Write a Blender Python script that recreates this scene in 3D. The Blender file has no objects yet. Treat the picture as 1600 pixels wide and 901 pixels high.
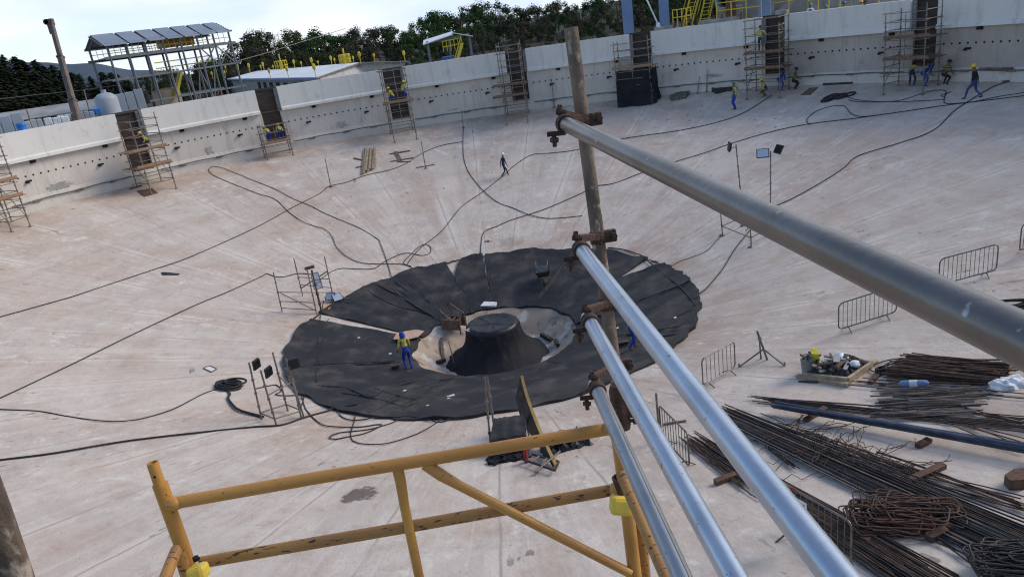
import bpy, bmesh, math, random
from math import sin, cos, pi, radians, hypot, sqrt, atan2, acos
from mathutils import Vector, Matrix, noise
random.seed(7)
scene = bpy.context.scene
COL = scene.collection
V = Vector
# ------------------------------------------------------------------ camera solve (metres; tank axis at the origin, wall top at z=0)
R = 32.0
F_PX, PITCH, ROLL, YAW = 1139.31, .34115, .14645, .03634
CAM = V((0, -30.424, 1.8176))
FW = V((sin(YAW)*cos(PITCH), cos(YAW)*cos(PITCH), -sin(PITCH)))
_rt = V((cos(YAW), -sin(YAW), 0)); _up = _rt.cross(FW)
RT = _rt*cos(ROLL) - _up*sin(ROLL); UP = _rt*sin(ROLL) + _up*cos(ROLL)
SLOPE = .2253; RP = 9.117; RI = 3.7; GROUND = -4.6
S0, DS = -.7765, .31412

def floor_z(x, y):
    r = hypot(x, y)
    if r < 2.5: return -12.1
    if r < RI: return -12.1 + (r-2.5)/(RI-2.5)*(-11.254+12.1)
    if r > R: r = R
    return -4.878 - (R-r)*SLOPE
def ray(x, y): return FW + RT*((x-800)/F_PX) + UP*((450.5-y)/F_PX)
def at(x, y, dz=0.0):
    d = ray(x, y); lo, hi = 3.0, None; t = 3.0
    while t < 95:
        p = CAM + d*t
        if p.z < floor_z(p.x, p.y)+dz: hi = t; break
        lo = t; t += 1.0
    if hi is None: hi = 95
    for _ in range(26):
        m = (lo+hi)/2; p = CAM + d*m
        if p.z < floor_z(p.x, p.y)+dz: hi = m
        else: lo = m
    return CAM + d*hi
def dep(x, y, t): return CAM + ray(x, y)*t
def bp(x, y, D):
    d = ray(x, y); return CAM + d*(D/hypot(d.x, d.y))
def at_z(x, y, z):
    d = ray(x, y); return CAM + d*((z-CAM.z)/d.z)
def up_at(base, x, y):
    """point above base (in the vertical plane facing the viewer) that is seen at x, y"""
    h = V((base.x-CAM.x, base.y-CAM.y, 0)); d = ray(x, y)
    return CAM + d*(h.dot(h)/(d.x*h.x + d.y*h.y))
def cyl(x, y, rho=R):
    """hit of the ray with the far side of a cylinder: theta, z"""
    d = ray(x, y); a = d.x*d.x+d.y*d.y; b = 2*(CAM.x*d.x+CAM.y*d.y); c = CAM.x**2+CAM.y**2-rho*rho
    t = (-b+sqrt(max(b*b-4*a*c, 0)))/(2*a); p = CAM + d*t
    return atan2(p.x, p.y), p.z
def pol(th, r, z): return V((r*sin(th), r*cos(th), z))

# ------------------------------------------------------------------ materials
MATS = {}
def new_mat(name):
    m = bpy.data.materials.new(name); m.use_nodes = True
    nt = m.node_tree; b = nt.nodes['Principled BSDF']; MATS[name] = m
    return m, nt, b
def N(nt, typ, **kw):
    n = nt.nodes.new(typ)
    for k, v in kw.items():
        if k in n.inputs.keys() if isinstance(k, str) else False: n.inputs[k].default_value = v
        else: setattr(n, k, v)
    return n
def mat(name, c, rough=.7, metal=0.0, c2=None, scale=4.0, lo=.4, hi=.6, bump=0.0, bscale=None, detail=5.0, stretch=None, spec=.4, c3=None, scale3=20, lo3=.6, hi3=.7):
    m, nt, b = new_mat(name); L = nt.links
    b.inputs['Base Color'].default_value = (*c, 1); b.inputs['Roughness'].default_value = rough
    b.inputs['Metallic'].default_value = metal; b.inputs['Specular IOR Level'].default_value = spec
    if c2 or bump:
        tc = nt.nodes.new('ShaderNodeTexCoord'); mp = nt.nodes.new('ShaderNodeMapping')
        if stretch: mp.inputs['Scale'].default_value = stretch
        L.new(tc.outputs['Object'], mp.inputs['Vector'])
    if c2:
        n = nt.nodes.new('ShaderNodeTexNoise'); n.inputs['Scale'].default_value = scale; n.inputs['Detail'].default_value = detail
        L.new(mp.outputs[0], n.inputs['Vector'])
        r = nt.nodes.new('ShaderNodeMapRange'); r.inputs[1].default_value = lo; r.inputs[2].default_value = hi
        L.new(n.outputs['Fac'], r.inputs[0])
        x = nt.nodes.new('ShaderNodeMix'); x.data_type = 'RGBA'
        x.inputs[6].default_value = (*c, 1); x.inputs[7].default_value = (*c2, 1)
        L.new(r.outputs[0], x.inputs[0]); out = x.outputs[2]
        if c3:
            n3 = nt.nodes.new('ShaderNodeTexNoise'); n3.inputs['Scale'].default_value = scale3; n3.inputs['Detail'].default_value = 6
            L.new(mp.outputs[0], n3.inputs['Vector'])
            r3 = nt.nodes.new('ShaderNodeMapRange'); r3.inputs[1].default_value = lo3; r3.inputs[2].default_value = hi3
            L.new(n3.outputs['Fac'], r3.inputs[0])
            x3 = nt.nodes.new('ShaderNodeMix'); x3.data_type = 'RGBA'; x3.inputs[7].default_value = (*c3, 1)
            L.new(out, x3.inputs[6]); L.new(r3.outputs[0], x3.inputs[0]); out = x3.outputs[2]
        L.new(out, b.inputs['Base Color'])
    if bump:
        n2 = nt.nodes.new('ShaderNodeTexNoise'); n2.inputs['Scale'].default_value = bscale or scale*4; n2.inputs['Detail'].default_value = 6
        L.new(mp.outputs[0], n2.inputs['Vector'])
        bu = nt.nodes.new('ShaderNodeBump'); bu.inputs['Strength'].default_value = bump; bu.inputs['Distance'].default_value = .02
        L.new(n2.outputs['Fac'], bu.inputs['Height']); L.new(bu.outputs[0], b.inputs['Normal'])
    return m
M = {}
M['steel_dark'] = mat('scaffold_tube', (.16,.15,.14), .6, .4, (.28,.22,.17), 3, .4, .65)
M['steel_brown'] = mat('weathered_tube', (.13,.10,.085), .7, .2, (.24,.2,.17), 3, .4, .6)
M['rust'] = mat('rusty_steel', (.085,.045,.032), .85, .1, (.16,.085,.055), 9, .35, .65, .6, 60)
M['rebar_brown'] = mat('rusty_rebar', (.06,.038,.03), .85, .1, (.13,.075,.05), 5, .4, .65)
M['rebar_black'] = mat('black_rebar', (.022,.021,.022), .6, .2, (.06,.048,.042), 4, .42, .65)
M['blue_steel'] = mat('blue_grey_section', (.035,.045,.075), .45, .4, (.06,.075,.11), 3)
M['galv'] = mat('galvanised_tube', (.46,.52,.61), .34, .85, (.34,.385,.46), 6, .3, .72, .04, 60, c3=(.15,.14,.14), scale3=48, lo3=.67, hi3=.72)
M['galv_old'] = mat('dull_galvanised_tube', (.19,.178,.17), .36, .8, (.115,.098,.085), 4, .35, .7, .05, 60, c3=(.42,.41,.38), scale3=40, lo3=.67, hi3=.72)
M['galv_mid'] = mat('worn_galvanised_tube', (.36,.385,.42), .36, .85, (.25,.265,.29), 5, .3, .72, .04, 60, c3=(.14,.13,.125), scale3=50, lo3=.66, hi3=.71)
M['pole_rust'] = mat('stained_pole', (.20,.145,.105), .75, .15, (.085,.06,.048), 13, .35, .62, .35, 90, c3=(.40,.34,.27), scale3=34, lo3=.58, hi3=.70, stretch=(1,1,.5))
M['yellow_paint'] = mat('yellow_scaffold_paint', (.53,.265,.06), .42, 0, (.42,.19,.045), 5, .35, .65, .12, 70, c3=(.05,.026,.018), scale3=120, lo3=.665, hi3=.70, stretch=(.4,1,1))
M['yellow_worn'] = mat('worn_yellow_paint', (.42,.21,.05), .5, 0, (.30,.145,.05), 9, .35, .65, .2, 70, c3=(.045,.026,.02), scale3=85, lo3=.60, hi3=.64, stretch=(.3,1,1))
M['yellow_plastic'] = mat('yellow_plastic', (.78,.55,.07), .45, 0, (.62,.42,.06), 12, .4, .7)
M['yellow_rail'] = mat('yellow_rail_paint', (.62,.47,.04), .5)
M['blue_column'] = mat('blue_grey_column_paint', (.16,.25,.42), .5, 0, (.13,.2,.34), .6)
M['timber'] = mat('timber_plank', (.33,.2,.12), .8, 0, (.22,.14,.09), 5, .35, .65, stretch=(1,1,6))
M['timber_dark'] = mat('weathered_plank', (.19,.12,.08), .85, 0, (.12,.08,.06), 5)
M['timber_pale'] = mat('pale_timber', (.42,.33,.22), .8, 0, (.3,.22,.15), 5)
M['plywood'] = mat('orange_plywood', (.66,.39,.12), .7, 0, (.50,.27,.08), 3, .4, .65)
M['wet_board'] = mat('pinkish_board', (.50,.34,.26), .75, 0, (.40,.26,.19), 3)
M['black_sheet'] = mat('black_plastic_sheet', (.010,.011,.014), .42, 0, (.018,.018,.022), 2, spec=.35)
M['cable'] = mat('black_cable', (.018,.018,.019), .6)
M['white_plastic'] = mat('white_plastic', (.72,.73,.74), .5, 0, (.55,.56,.57), 6)
M['glass_lamp'] = mat('floodlight_glass', (.45,.52,.6), .12, .3)
M['black_lamp'] = mat('floodlight_housing', (.02,.02,.022), .5)
M['dark'] = mat('hole_dark', (.012,.011,.01), .9)
M['formwork'] = None
M['roof_blue'] = mat('blue_grey_roof_sheet', (.22,.26,.31), .45, .2, (.28,.31,.35), .4)
M['roof_white'] = mat('white_roof_sheet', (.68,.70,.73), .5, 0, (.58,.60,.63), .3)
M['grey_steel'] = mat('grey_structural_steel', (.17,.18,.20), .6, .2)
M['concrete_grey'] = mat('grey_concrete', (.34,.33,.31), .9, 0, (.22,.21,.2), 1.2, .35, .65, .3, 12)
M['tank_beige'] = mat('beige_tank', (.42,.31,.2), .6, 0, (.30,.21,.13), .7, .4, .65)
M['tank_grey'] = mat('grey_tank', (.33,.36,.40), .5, 0, (.28,.31,.35), .5)
M['orange'] = mat('orange_band', (.6,.17,.05), .6)
M['blue_drum'] = mat('blue_drum_plastic', (.02,.16,.5), .4)
M['crane'] = mat('crane_boom_brown', (.16,.10,.075), .6, .2, (.10,.07,.06), 1.5)
M['shed_wall'] = mat('pale_shed_wall', (.50,.50,.50), .8, 0, (.38,.38,.38), .6)
M['shed_roof'] = mat('shed_roof_grey', (.34,.33,.32), .7, 0, (.25,.24,.23), .5)
M['rubble'] = mat('mixed_rubble', (.07,.06,.05), .9, 0, (.19,.16,.13), 9, .4, .6, .5, 30)
M['debris_black'] = mat('black_debris', (.025,.024,.022), .8, 0, (.09,.08,.07), 12, .5, .7)
# clothing and people
for k, c in dict(skin=(.22,.12,.08), navy=(.018,.025,.075), royal=(.018,.05,.32), mid_blue=(.03,.08,.30), hivis=(.48,.43,.085), black_cloth=(.018,.018,.02),
                 boots=(.09,.055,.035), jeans=(.035,.07,.24), helmet_yellow=(.75,.52,.03), helmet_white=(.8,.8,.8), helmet_green=(.03,.22,.18), helmet_blue=(.03,.1,.42),
                 eye=(.01,.01,.01), camo=(.11,.10,.05), helmet_black=(.02,.02,.02), red=(.4,.04,.04), bucket=(.32,.33,.34), yellow_bag=(.6,.5,.04), bottle=(.16,.24,.42), hair=(.02,.015,.012)).items():
    M[k] = mat(k, c, .35 if 'helmet' in k else .8, 0, tuple(v*.75 for v in c), 9)

# ------------------------------------------------------------------ mesh builder
class MB:
    def __init__(s): s.v = []; s.f = []; s.mi = []; s.sm = []
    def add(s, vs, fs, mi=0, smooth=False):
        o = len(s.v); s.v += [V(p) for p in vs]
        for f in fs: s.f.append([i+o for i in f]); s.mi.append(mi); s.sm.append(smooth)
        return s
    def box(s, c, dx, dy, dz, ax=None, mi=0, bev=0.0):
        """centre c, full sizes; ax = three axes"""
        X, Y, Z = ax or (V((1,0,0)), V((0,1,0)), V((0,0,1)))
        if bev <= 0:
            vs = [c + X*(dx*.5*i) + Y*(dy*.5*j) + Z*(dz*.5*k) for k in (-1,1) for j in (-1,1) for i in (-1,1)]
            return s.add(vs, [(0,2,3,1),(4,5,7,6),(0,1,5,4),(2,6,7,3),(0,4,6,2),(1,3,7,5)], mi)
        bm = bmesh.new(); bmesh.ops.create_cube(bm, size=1)
        for v in bm.verts: v.co = V((v.co.x*dx, v.co.y*dy, v.co.z*dz))
        bmesh.ops.bevel(bm, geom=bm.edges[:], offset=bev, segments=2, affect='EDGES', profile=.5)
        bm.verts.index_update()
        s.add([c + X*v.co.x + Y*v.co.y + Z*v.co.z for v in bm.verts], [[v.index for v in f.verts] for f in bm.faces], mi); bm.free()
        return s
    def bar(s, a, b, w, h, mi=0, up=V((0,0,1))):
        a = V(a); b = V(b); d = (b-a); l = d.length
        if l < 1e-6: return s
        d /= l
        if abs(d.dot(up)) > .98: up = V((1,0,0))
        x = d.cross(up).normalized(); z = x.cross(d)
        return s.box((a+b)/2, w, l, h, (x, d, z), mi)
    def tube(s, pts, r, n=6, mi=0, cap=True, rs=None, hollow=0.0):
        pts = [V(p) for p in pts]; m = len(pts)
        if m < 2: return s
        t0 = (pts[1]-pts[0]).normalized(); u = t0.orthogonal().normalized()
        rings = []
        for i, p in enumerate(pts):
            t = (pts[min(i+1, m-1)]-pts[max(i-1, 0)])
            t = t.normalized() if t.length > 1e-9 else t0
            u = (u - t*u.dot(t)); u = u.normalized() if u.length > 1e-6 else t.orthogonal().normalized()
            w = t.cross(u); rr = rs[i] if rs else r
            rings.append([p + u*(rr*cos(2*pi*k/n)) + w*(rr*sin(2*pi*k/n)) for k in range(n)])
        vs = [q for g in rings for q in g]; fs = []
        for i in range(m-1):
            for k in range(n):
                fs.append((i*n+k, i*n+(k+1)%n, (i+1)*n+(k+1)%n, (i+1)*n+k))
        s.add(vs, fs, mi, True)
        if cap and not hollow:
            s.add(rings[0], [tuple(range(n))[::-1]], mi); s.add(rings[-1], [tuple(range(n))], mi)
        if hollow:
            for e, sg in ((0, 1), (-1, -1)):
                p = pts[e]; t = (pts[1]-pts[0]).normalized() if e == 0 else (pts[-1]-pts[-2]).normalized()
                inn = [p + (q-p)*hollow for q in rings[e]]; deep = [q + t*(sg*r*3) for q in inn]
                fs2 = []
                for k in range(n):
                    k2 = (k+1) % n
                    a = [(k, k2, n+k2, n+k), (n+k, n+k2, 2*n+k2, 2*n+k)]
                    fs2 += a if e else [f[::-1] for f in a]
                fs2.append(tuple(range(2*n, 3*n)))
                s.add(rings[e]+inn+deep, fs2, mi)
        return s
    def rod(s, a, b, r, n=8, mi=0): return s.tube([a, b], r, n, mi)
    def lathe(s, c, prof, n=24, mi=0, smooth=True, ax=None):
        X, Y, Z = ax or (V((1,0,0)), V((0,1,0)), V((0,0,1)))
        vs = []; fs = []
        for (r, z) in prof:
            for k in range(n): vs.append(c + X*(r*cos(2*pi*k/n)) + Y*(r*sin(2*pi*k/n)) + Z*z)
        for i in range(len(prof)-1):
            for k in range(n): fs.append((i*n+k, i*n+(k+1)%n, (i+1)*n+(k+1)%n, (i+1)*n+k))
        s.add(vs, fs, mi, smooth)
        if prof[0][0] > 1e-4: s.add(vs[:n], [tuple(range(n))[::-1]], mi)
        if prof[-1][0] > 1e-4: s.add(vs[-n:], [tuple(range(n))], mi)
        return s
    def prism(s, pts, dvec, mi=0):
        n = len(pts); pts = [V(p) for p in pts]; q = [p+dvec for p in pts]
        return s.add(pts+q, [tuple(range(n))[::-1], tuple(range(n, 2*n))] + [(k, (k+1)%n, n+(k+1)%n, n+k) for k in range(n)], mi)
    def build(s, name, mats, parent=None, loc=None):
        """vertices are world positions unless loc/parent is given a place: then they are made relative to it"""
        me = bpy.data.meshes.new(name); o = bpy.data.objects.new(name, me)
        if not isinstance(mats, (list, tuple)): mats = [mats]
        off = V((0,0,0))
        if parent is not None: off = parent.get('_o') and V(parent['_o']) or V((0,0,0))
        if loc is not None: off = V(loc)
        me.from_pydata([p-off for p in s.v], [], s.f)
        for m in mats: me.materials.append(m)
        me.polygons.foreach_set('material_index', s.mi); me.polygons.foreach_set('use_smooth', s.sm)
        me.update()
        COL.objects.link(o)
        if parent is not None:
            o.parent = parent
            if '_o' in parent.keys(): o['_o'] = parent['_o']
        elif loc is not None: o.location = loc; o['_o'] = tuple(loc)
        return o
def tag(o, label=None, cat=None, group=None, kind=None):
    if label: o['label'] = label
    if cat: o['category'] = cat
    if group: o['group'] = group
    if kind: o['kind'] = kind
    return o
def thing(name, loc, label, cat, group=None):
    """an Empty at the thing's base; parts are then given in world positions"""
    e = bpy.data.objects.new(name, None); COL.objects.link(e); e.location = loc; e['_o'] = tuple(loc); e.empty_display_size = .2
    return tag(e, label, cat, group)
def copy_tree(o, loc=None, rotz=None, label=None, scale=None, parent=None):
    c = o.copy(); COL.objects.link(c)
    if parent is not None: c.parent = parent
    if loc is not None: c.location = loc
    if rotz is not None: c.rotation_euler = (0, 0, rotz)
    if scale is not None: c.scale = scale if hasattr(scale, '__len__') else (scale,)*3
    if label: c['label'] = label
    for ch in list(o.children): copy_tree(ch, parent=c)
    return c
def smooth_px(pts, step=5.0):
    """Catmull-Rom through pixel points"""
    out = []; n = len(pts)
    for i in range(n-1):
        p0, p1, p2, p3 = pts[max(i-1,0)], pts[i], pts[i+1], pts[min(i+2,n-1)]
        k = max(2, int(hypot(p2[0]-p1[0], p2[1]-p1[1])/step))
        for j in range(k):
            t = j/k
            out.append(tuple(.5*((2*b)+(-a+c)*t+(2*a-5*b+4*c-d)*t*t+(-a+3*b-3*c+d)*t**3) for a, b, c, d in zip(p0, p1, p2, p3)))
    out.append(tuple(pts[-1])); return out
# ------------------------------------------------------------------ world, sun, camera
SUN_AZ, SUN_EL = radians(78), radians(36)      # from +Y clockwise: light comes over the right-hand wall
def make_world():
    w = bpy.data.worlds.new('World'); scene.world = w; w.use_nodes = True
    nt = w.node_tree; L = nt.links; bg = nt.nodes['Background']
    sky = nt.nodes.new('ShaderNodeTexSky'); sky.sky_type = 'NISHITA'; sky.sun_disc = False
    sky.sun_elevation = SUN_EL; sky.sun_rotation = SUN_AZ; sky.altitude = 600; sky.air_density = 1; sky.dust_density = 1.5
    tc = nt.nodes.new('ShaderNodeTexCoord'); mp = nt.nodes.new('ShaderNodeMapping'); mp.inputs['Scale'].default_value = (1, 1, 3.2)
    mp.inputs['Location'].default_value = (.35, .2, .1)
    L.new(tc.outputs['Generated'], mp.inputs[0])
    n = nt.nodes.new('ShaderNodeTexNoise'); n.inputs['Scale'].default_value = 2.6; n.inputs['Detail'].default_value = 7; n.inputs['Roughness'].default_value = .52
    L.new(mp.outputs[0], n.inputs['Vector'])
    r = nt.nodes.new('ShaderNodeMapRange'); r.inputs[1].default_value = .32; r.inputs[2].default_value = .52; r.inputs[3].default_value = .45; r.interpolation_type = 'SMOOTHSTEP'
    L.new(n.outputs['Fac'], r.inputs[0])
    n2 = nt.nodes.new('ShaderNodeTexNoise'); n2.inputs['Scale'].default_value = 4.5; n2.inputs['Detail'].default_value = 5
    L.new(mp.outputs[0], n2.inputs['Vector'])
    cr = nt.nodes.new('ShaderNodeMix'); cr.data_type = 'RGBA'
    cr.inputs[6].default_value = (3.7, 4.35, 5.4, 1); cr.inputs[7].default_value = (4.9, 5.1, 5.4, 1)
    r2 = nt.nodes.new('ShaderNodeMapRange'); r2.inputs[1].default_value = .38; r2.inputs[2].default_value = .6
    L.new(n2.outputs['Fac'], r2.inputs[0]); L.new(r2.outputs[0], cr.inputs[0])
    sp = nt.nodes.new('ShaderNodeSeparateXYZ'); L.new(tc.outputs['Generated'], sp.inputs[0])
    dt = nt.nodes.new('ShaderNodeVectorMath'); dt.operation = 'DOT_PRODUCT'; L.new(tc.outputs['Generated'], dt.inputs[0]); dt.inputs[1].default_value = (.5, .5, -1.1)
    el = nt.nodes.new('ShaderNodeMapRange'); el.interpolation_type = 'SMOOTHSTEP'; el.inputs[1].default_value = -.15; el.inputs[2].default_value = .05; el.inputs[3].default_value = .02; el.inputs[4].default_value = 1; L.new(dt.outputs['Value'], el.inputs[0])
    mu = nt.nodes.new('ShaderNodeMath'); mu.operation = 'MULTIPLY'; L.new(r.outputs[0], mu.inputs[0]); L.new(el.outputs[0], mu.inputs[1])
    mx = nt.nodes.new('ShaderNodeMix'); mx.data_type = 'RGBA'
    L.new(mu.outputs[0], mx.inputs[0]); L.new(sky.outputs[0], mx.inputs[6]); L.new(cr.outputs[2], mx.inputs[7])
    L.new(mx.outputs[2], bg.inputs['Color']); bg.inputs['Strength'].default_value = .145
make_world()
sl = bpy.data.lights.new('sun', 'SUN'); sl.energy = 1.5; sl.angle = radians(26); sl.color = (1, .91, .78)
so = bpy.data.objects.new('sun', sl); COL.objects.link(so)
sd = V((sin(SUN_AZ)*cos(SUN_EL), cos(SUN_AZ)*cos(SUN_EL), sin(SUN_EL)))
so.rotation_euler = sd.to_track_quat('Z', 'Y').to_euler(); so.location = (40, -20, 60)
cd = bpy.data.cameras.new('camera'); cam = bpy.data.objects.new('camera', cd); COL.objects.link(cam)
cd.sensor_width = 36; cd.lens = 36*F_PX/1600; cd.clip_start = .05; cd.clip_end = 8000
mw = Matrix((RT, UP, -FW)).transposed().to_4x4(); mw.translation = CAM; cam.matrix_world = mw
scene.camera = cam
scene.view_settings.view_transform = 'Standard'; scene.view_settings.look = 'None'; scene.view_settings.exposure = .54; scene.view_settings.gamma = 1
scene.render.engine = 'CYCLES'; scene.cycles.use_denoising = True; scene.cycles.filter_width = 1.15; scene.cycles.max_bounces = 6

# ------------------------------------------------------------------ floor material (radial trowel streaks, joints, dust, damp stains)
def floor_material():
    m, nt, b = new_mat('dusty_cast_concrete'); L = nt.links
    def node(t, **k):
        n = nt.nodes.new(t)
        for a, v in k.items(): setattr(n, a, v)
        return n
    def math_(op, a, bb=None, c=None):
        n = node('ShaderNodeMath', operation=op)
        for i, q in enumerate((a, bb, c)):
            if q is None: continue
            if isinstance(q, (int, float)): n.inputs[i].default_value = q
            else: L.new(q, n.inputs[i])
        return n.outputs[0]
    def mixc(f, a, c):
        n = node('ShaderNodeMix', data_type='RGBA')
        if isinstance(f, (int, float)): n.inputs[0].default_value = f
        else: L.new(f, n.inputs[0])
        for i, q in ((6, a), (7, c)):
            if isinstance(q, tuple): n.inputs[i].default_value = (*q, 1)
            else: L.new(q, n.inputs[i])
        return n.outputs[2]
    def rng(v, a, c, o0=0., o1=1.):
        n = node('ShaderNodeMapRange'); n.interpolation_type = 'SMOOTHSTEP'
        for i, q in enumerate((a, c, o0, o1)): n.inputs[i+1].default_value = q
        L.new(v, n.inputs[0]); return n.outputs[0]
    def noise_(vec, scale, det=5., rough=.55, off=0.):
        n = node('ShaderNodeTexNoise'); n.inputs['Scale'].default_value = scale; n.inputs['Detail'].default_value = det; n.inputs['Roughness'].default_value = rough
        if off:
            a = node('ShaderNodeVectorMath', operation='ADD'); a.inputs[1].default_value = (off, off*1.7, off*.3); L.new(vec, a.inputs[0]); vec = a.outputs[0]
        L.new(vec, n.inputs['Vector']); return n.outputs['Fac']
    geo = node('ShaderNodeNewGeometry'); sp = node('ShaderNodeSeparateXYZ'); L.new(geo.outputs['Position'], sp.inputs[0])
    X, Y = sp.outputs[0], sp.outputs[1]
    r = math_('SQRT', math_('ADD', math_('MULTIPLY', X, X), math_('MULTIPLY', Y, Y)))
    th = math_('ARCTAN2', X, Y)
    def polar(K, kr):
        c = node('ShaderNodeCombineXYZ')
        L.new(math_('MULTIPLY', math_('DIVIDE', X, r), K), c.inputs[0]); L.new(math_('MULTIPLY', math_('DIVIDE', Y, r), K), c.inputs[1]); L.new(math_('MULTIPLY', r, kr), c.inputs[2])
        return c.outputs[0]
    pos = geo.outputs['Position']
    col = mixc(rng(noise_(pos, .11, 4), .40, .62), (.47,.44,.425), (.465,.40,.37))
    col = mixc(rng(noise_(pos, .33, 6, .65, 51), .44, .60, 0, .75), col, (.53,.50,.48))              # bleached areas
    col = mixc(rng(noise_(polar(22, .16), 1., 8, .66), .48, .74, 0, .5), col, (.56,.535,.515))        # pale streaks
    col = mixc(rng(noise_(polar(48, .45), 1., 8, .70, 3), .50, .70, 0, .55), col, (.37,.315,.285))     # darker streaks
    col = mixc(rng(noise_(polar(8, .6), 1., 8, .68, 9), .48, .66, 0, .6), col, (.42,.33,.28))        # tan dust patches
    col = mixc(rng(noise_(polar(16, 2.6), 1., 8, .72, 41), .52, .70, 0, .55), col, (.35,.30,.275))     # smears across the slope
    col = mixc(rng(noise_(pos, 1.0, 10, .76, 4), .50, .70, 0, .55), col, (.34,.285,.255))              # mottling
    col = mixc(rng(noise_(pos, 2.6, 8, .75, 61), .54, .70, 0, .5), col, (.58,.56,.54))                # efflorescence
    col = mixc(math_('MULTIPLY', rng(noise_(polar(30, 1.3), 1., 6, .7, 15), .52, .68, 0, .85), rng(noise_(pos, .16, 3, .5, 33), .44, .56)), col, (.62,.61,.60))   # white scrapes
    col = mixc(rng(noise_(polar(7, .05), 1., 5, .6, 77), .48, .66, 0, .5), col, (.57,.545,.525))      # whole bays paler
    col = mixc(rng(noise_(polar(90, .10), 1., 4, .6, 83), .56, .74, 0, .5), col, (.60,.58,.56))      # fine screed lines
    col = mixc(rng(noise_(polar(11, .07), 1., 5, .62, 87), .54, .70, 0, .5), col, (.385,.325,.295))   # whole bays darker
    # concentric bands of the pour
    rw = math_('ADD', r, math_('MULTIPLY', noise_(pos, .3, 3), 1.6))
    col = mixc(rng(math_('SINE', math_('MULTIPLY', rw, 2.1)), .75, 1., 0, .12), col, (.33,.29,.27))
    # radial joints between the poured bays
    thw = math_('ADD', th, math_('MULTIPLY', math_('SUBTRACT', noise_(pos, .5, 2), .5), .006))
    fr = math_('FRACT', math_('ADD', math_('DIVIDE', thw, DS/2), .31))
    dist = math_('MULTIPLY', math_('ABSOLUTE', math_('SUBTRACT', fr, .5)), math_('MULTIPLY', r, DS/2))
    jn = noise_(polar(5, .4), 1., 4, .6, 21)
    col = mixc(math_('MULTIPLY', rng(dist, .16, .42, 1, 0), rng(jn, .48, .62, 0, .55)), col, (.60,.58,.56))
    col = mixc(math_('MULTIPLY', rng(dist, .015, .05, 1, 0), rng(jn, .38, .58, .05, .6)), col, (.27,.225,.20))
    # flecks of spilt mortar and grit, in drifts
    fm = rng(noise_(pos, .22, 5, .6, 91), .46, .62, .06, 1)
    col = mixc(rng(noise_(polar(70, 1.5), 1., 3, .5, 31), .67, .71, 0, .8), col, (.17,.15,.14)) if False else mixc(math_('MULTIPLY', rng(noise_(polar(70, 1.5), 1., 3, .5, 31), .66, .71, 0, .8), fm), col, (.17,.15,.14))
    col = mixc(math_('MULTIPLY', rng(noise_(polar(34, 2.2), 1., 4, .6, 71), .675, .72, 0, .75), fm), col, (.20,.165,.15))
    col = mixc(rng(noise_(pos, 7., 2, .5, 8), .72, .78, 0, .6), col, (.17,.15,.14))
    # brown silt close to the tarpaulins and along the wall
    col = mixc(math_('MULTIPLY', rng(r, 9.2, 12.0, 1, 0), rng(noise_(pos, .5, 6, .65, 2), .42, .66, 0, .8)), col, (.35,.27,.225))
    col = mixc(math_('MULTIPLY', rng(r, 27.5, 31.5, 0, 1), rng(noise_(pos, .4, 6, .65, 6), .42, .62, 0, .75)), col, (.36,.29,.245))
    # damp spills with edges of their own
    for (px, py, rad, c) in ((563,772,.52,(.10,.085,.08)), (375,300,.8,(.26,.19,.15)), (447,232,.9,(.27,.2,.16)), (800,378,.8,(.2,.16,.14)), (430,262,1.3,(.33,.24,.19)),
                             (1490,800,.8,(.22,.18,.16)), (1560,690,1.2,(.25,.2,.17)), (405,150,.6,(.3,.24,.2)), (820,395,.5,(.24,.19,.17)), (1560,640,1.0,(.22,.18,.16)),
                             (545,395,1.4,(.33,.25,.21)), (470,330,2.2,(.36,.275,.23)), (100,250,1.,(.35,.27,.2)), (775,585,.9,(.2,.17,.15)), (830,735,.8,(.3,.27,.26))):
        p = at(px, py)
        dd = node('ShaderNodeVectorMath', operation='DISTANCE'); L.new(pos, dd.inputs[0]); dd.inputs[1].default_value = p
        dn = math_('ADD', dd.outputs['Value'], math_('MULTIPLY', math_('SUBTRACT', noise_(pos, 1.6/rad, 5, .6, px*.01), .5), rad*2.2))
        soft = 1.0 if rad < .55 else .45
        col = mixc(rng(dn, rad*(.75 if rad < .55 else .2), rad*(1.0 if rad < .55 else 1.25), .85*soft, 0), col, c)
    tn = node('ShaderNodeMix', data_type='RGBA', blend_type='MULTIPLY'); tn.inputs[0].default_value = 1; L.new(col, tn.inputs[6]); tn.inputs[7].default_value = (1.08, 1.0, .905, 1); col = tn.outputs[2]
    L.new(col, b.inputs['Base Color']); b.inputs['Roughness'].default_value = .88; b.inputs['Specular IOR Level'].default_value = .25
    bu = node('ShaderNodeBump'); bu.inputs['Strength'].default_value = .7; bu.inputs['Distance'].default_value = .06
    hgt = math_('ADD', noise_(polar(30, 1.2), 1., 7, .65, 12), math_('MULTIPLY', noise_(pos, 3., 6, .7), .7))
    L.new(hgt, bu.inputs['Height']); L.new(bu.outputs[0], b.inputs['Normal'])
    return m
M['floor'] = floor_material()
M['pit'] = mat('muddy_pit_concrete', (.37,.285,.22), .85, 0, (.50,.46,.42), 1.1, .52, .62, .8, 9, c3=(.17,.135,.11), scale3=1.7, lo3=.55, hi3=.70)

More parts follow.
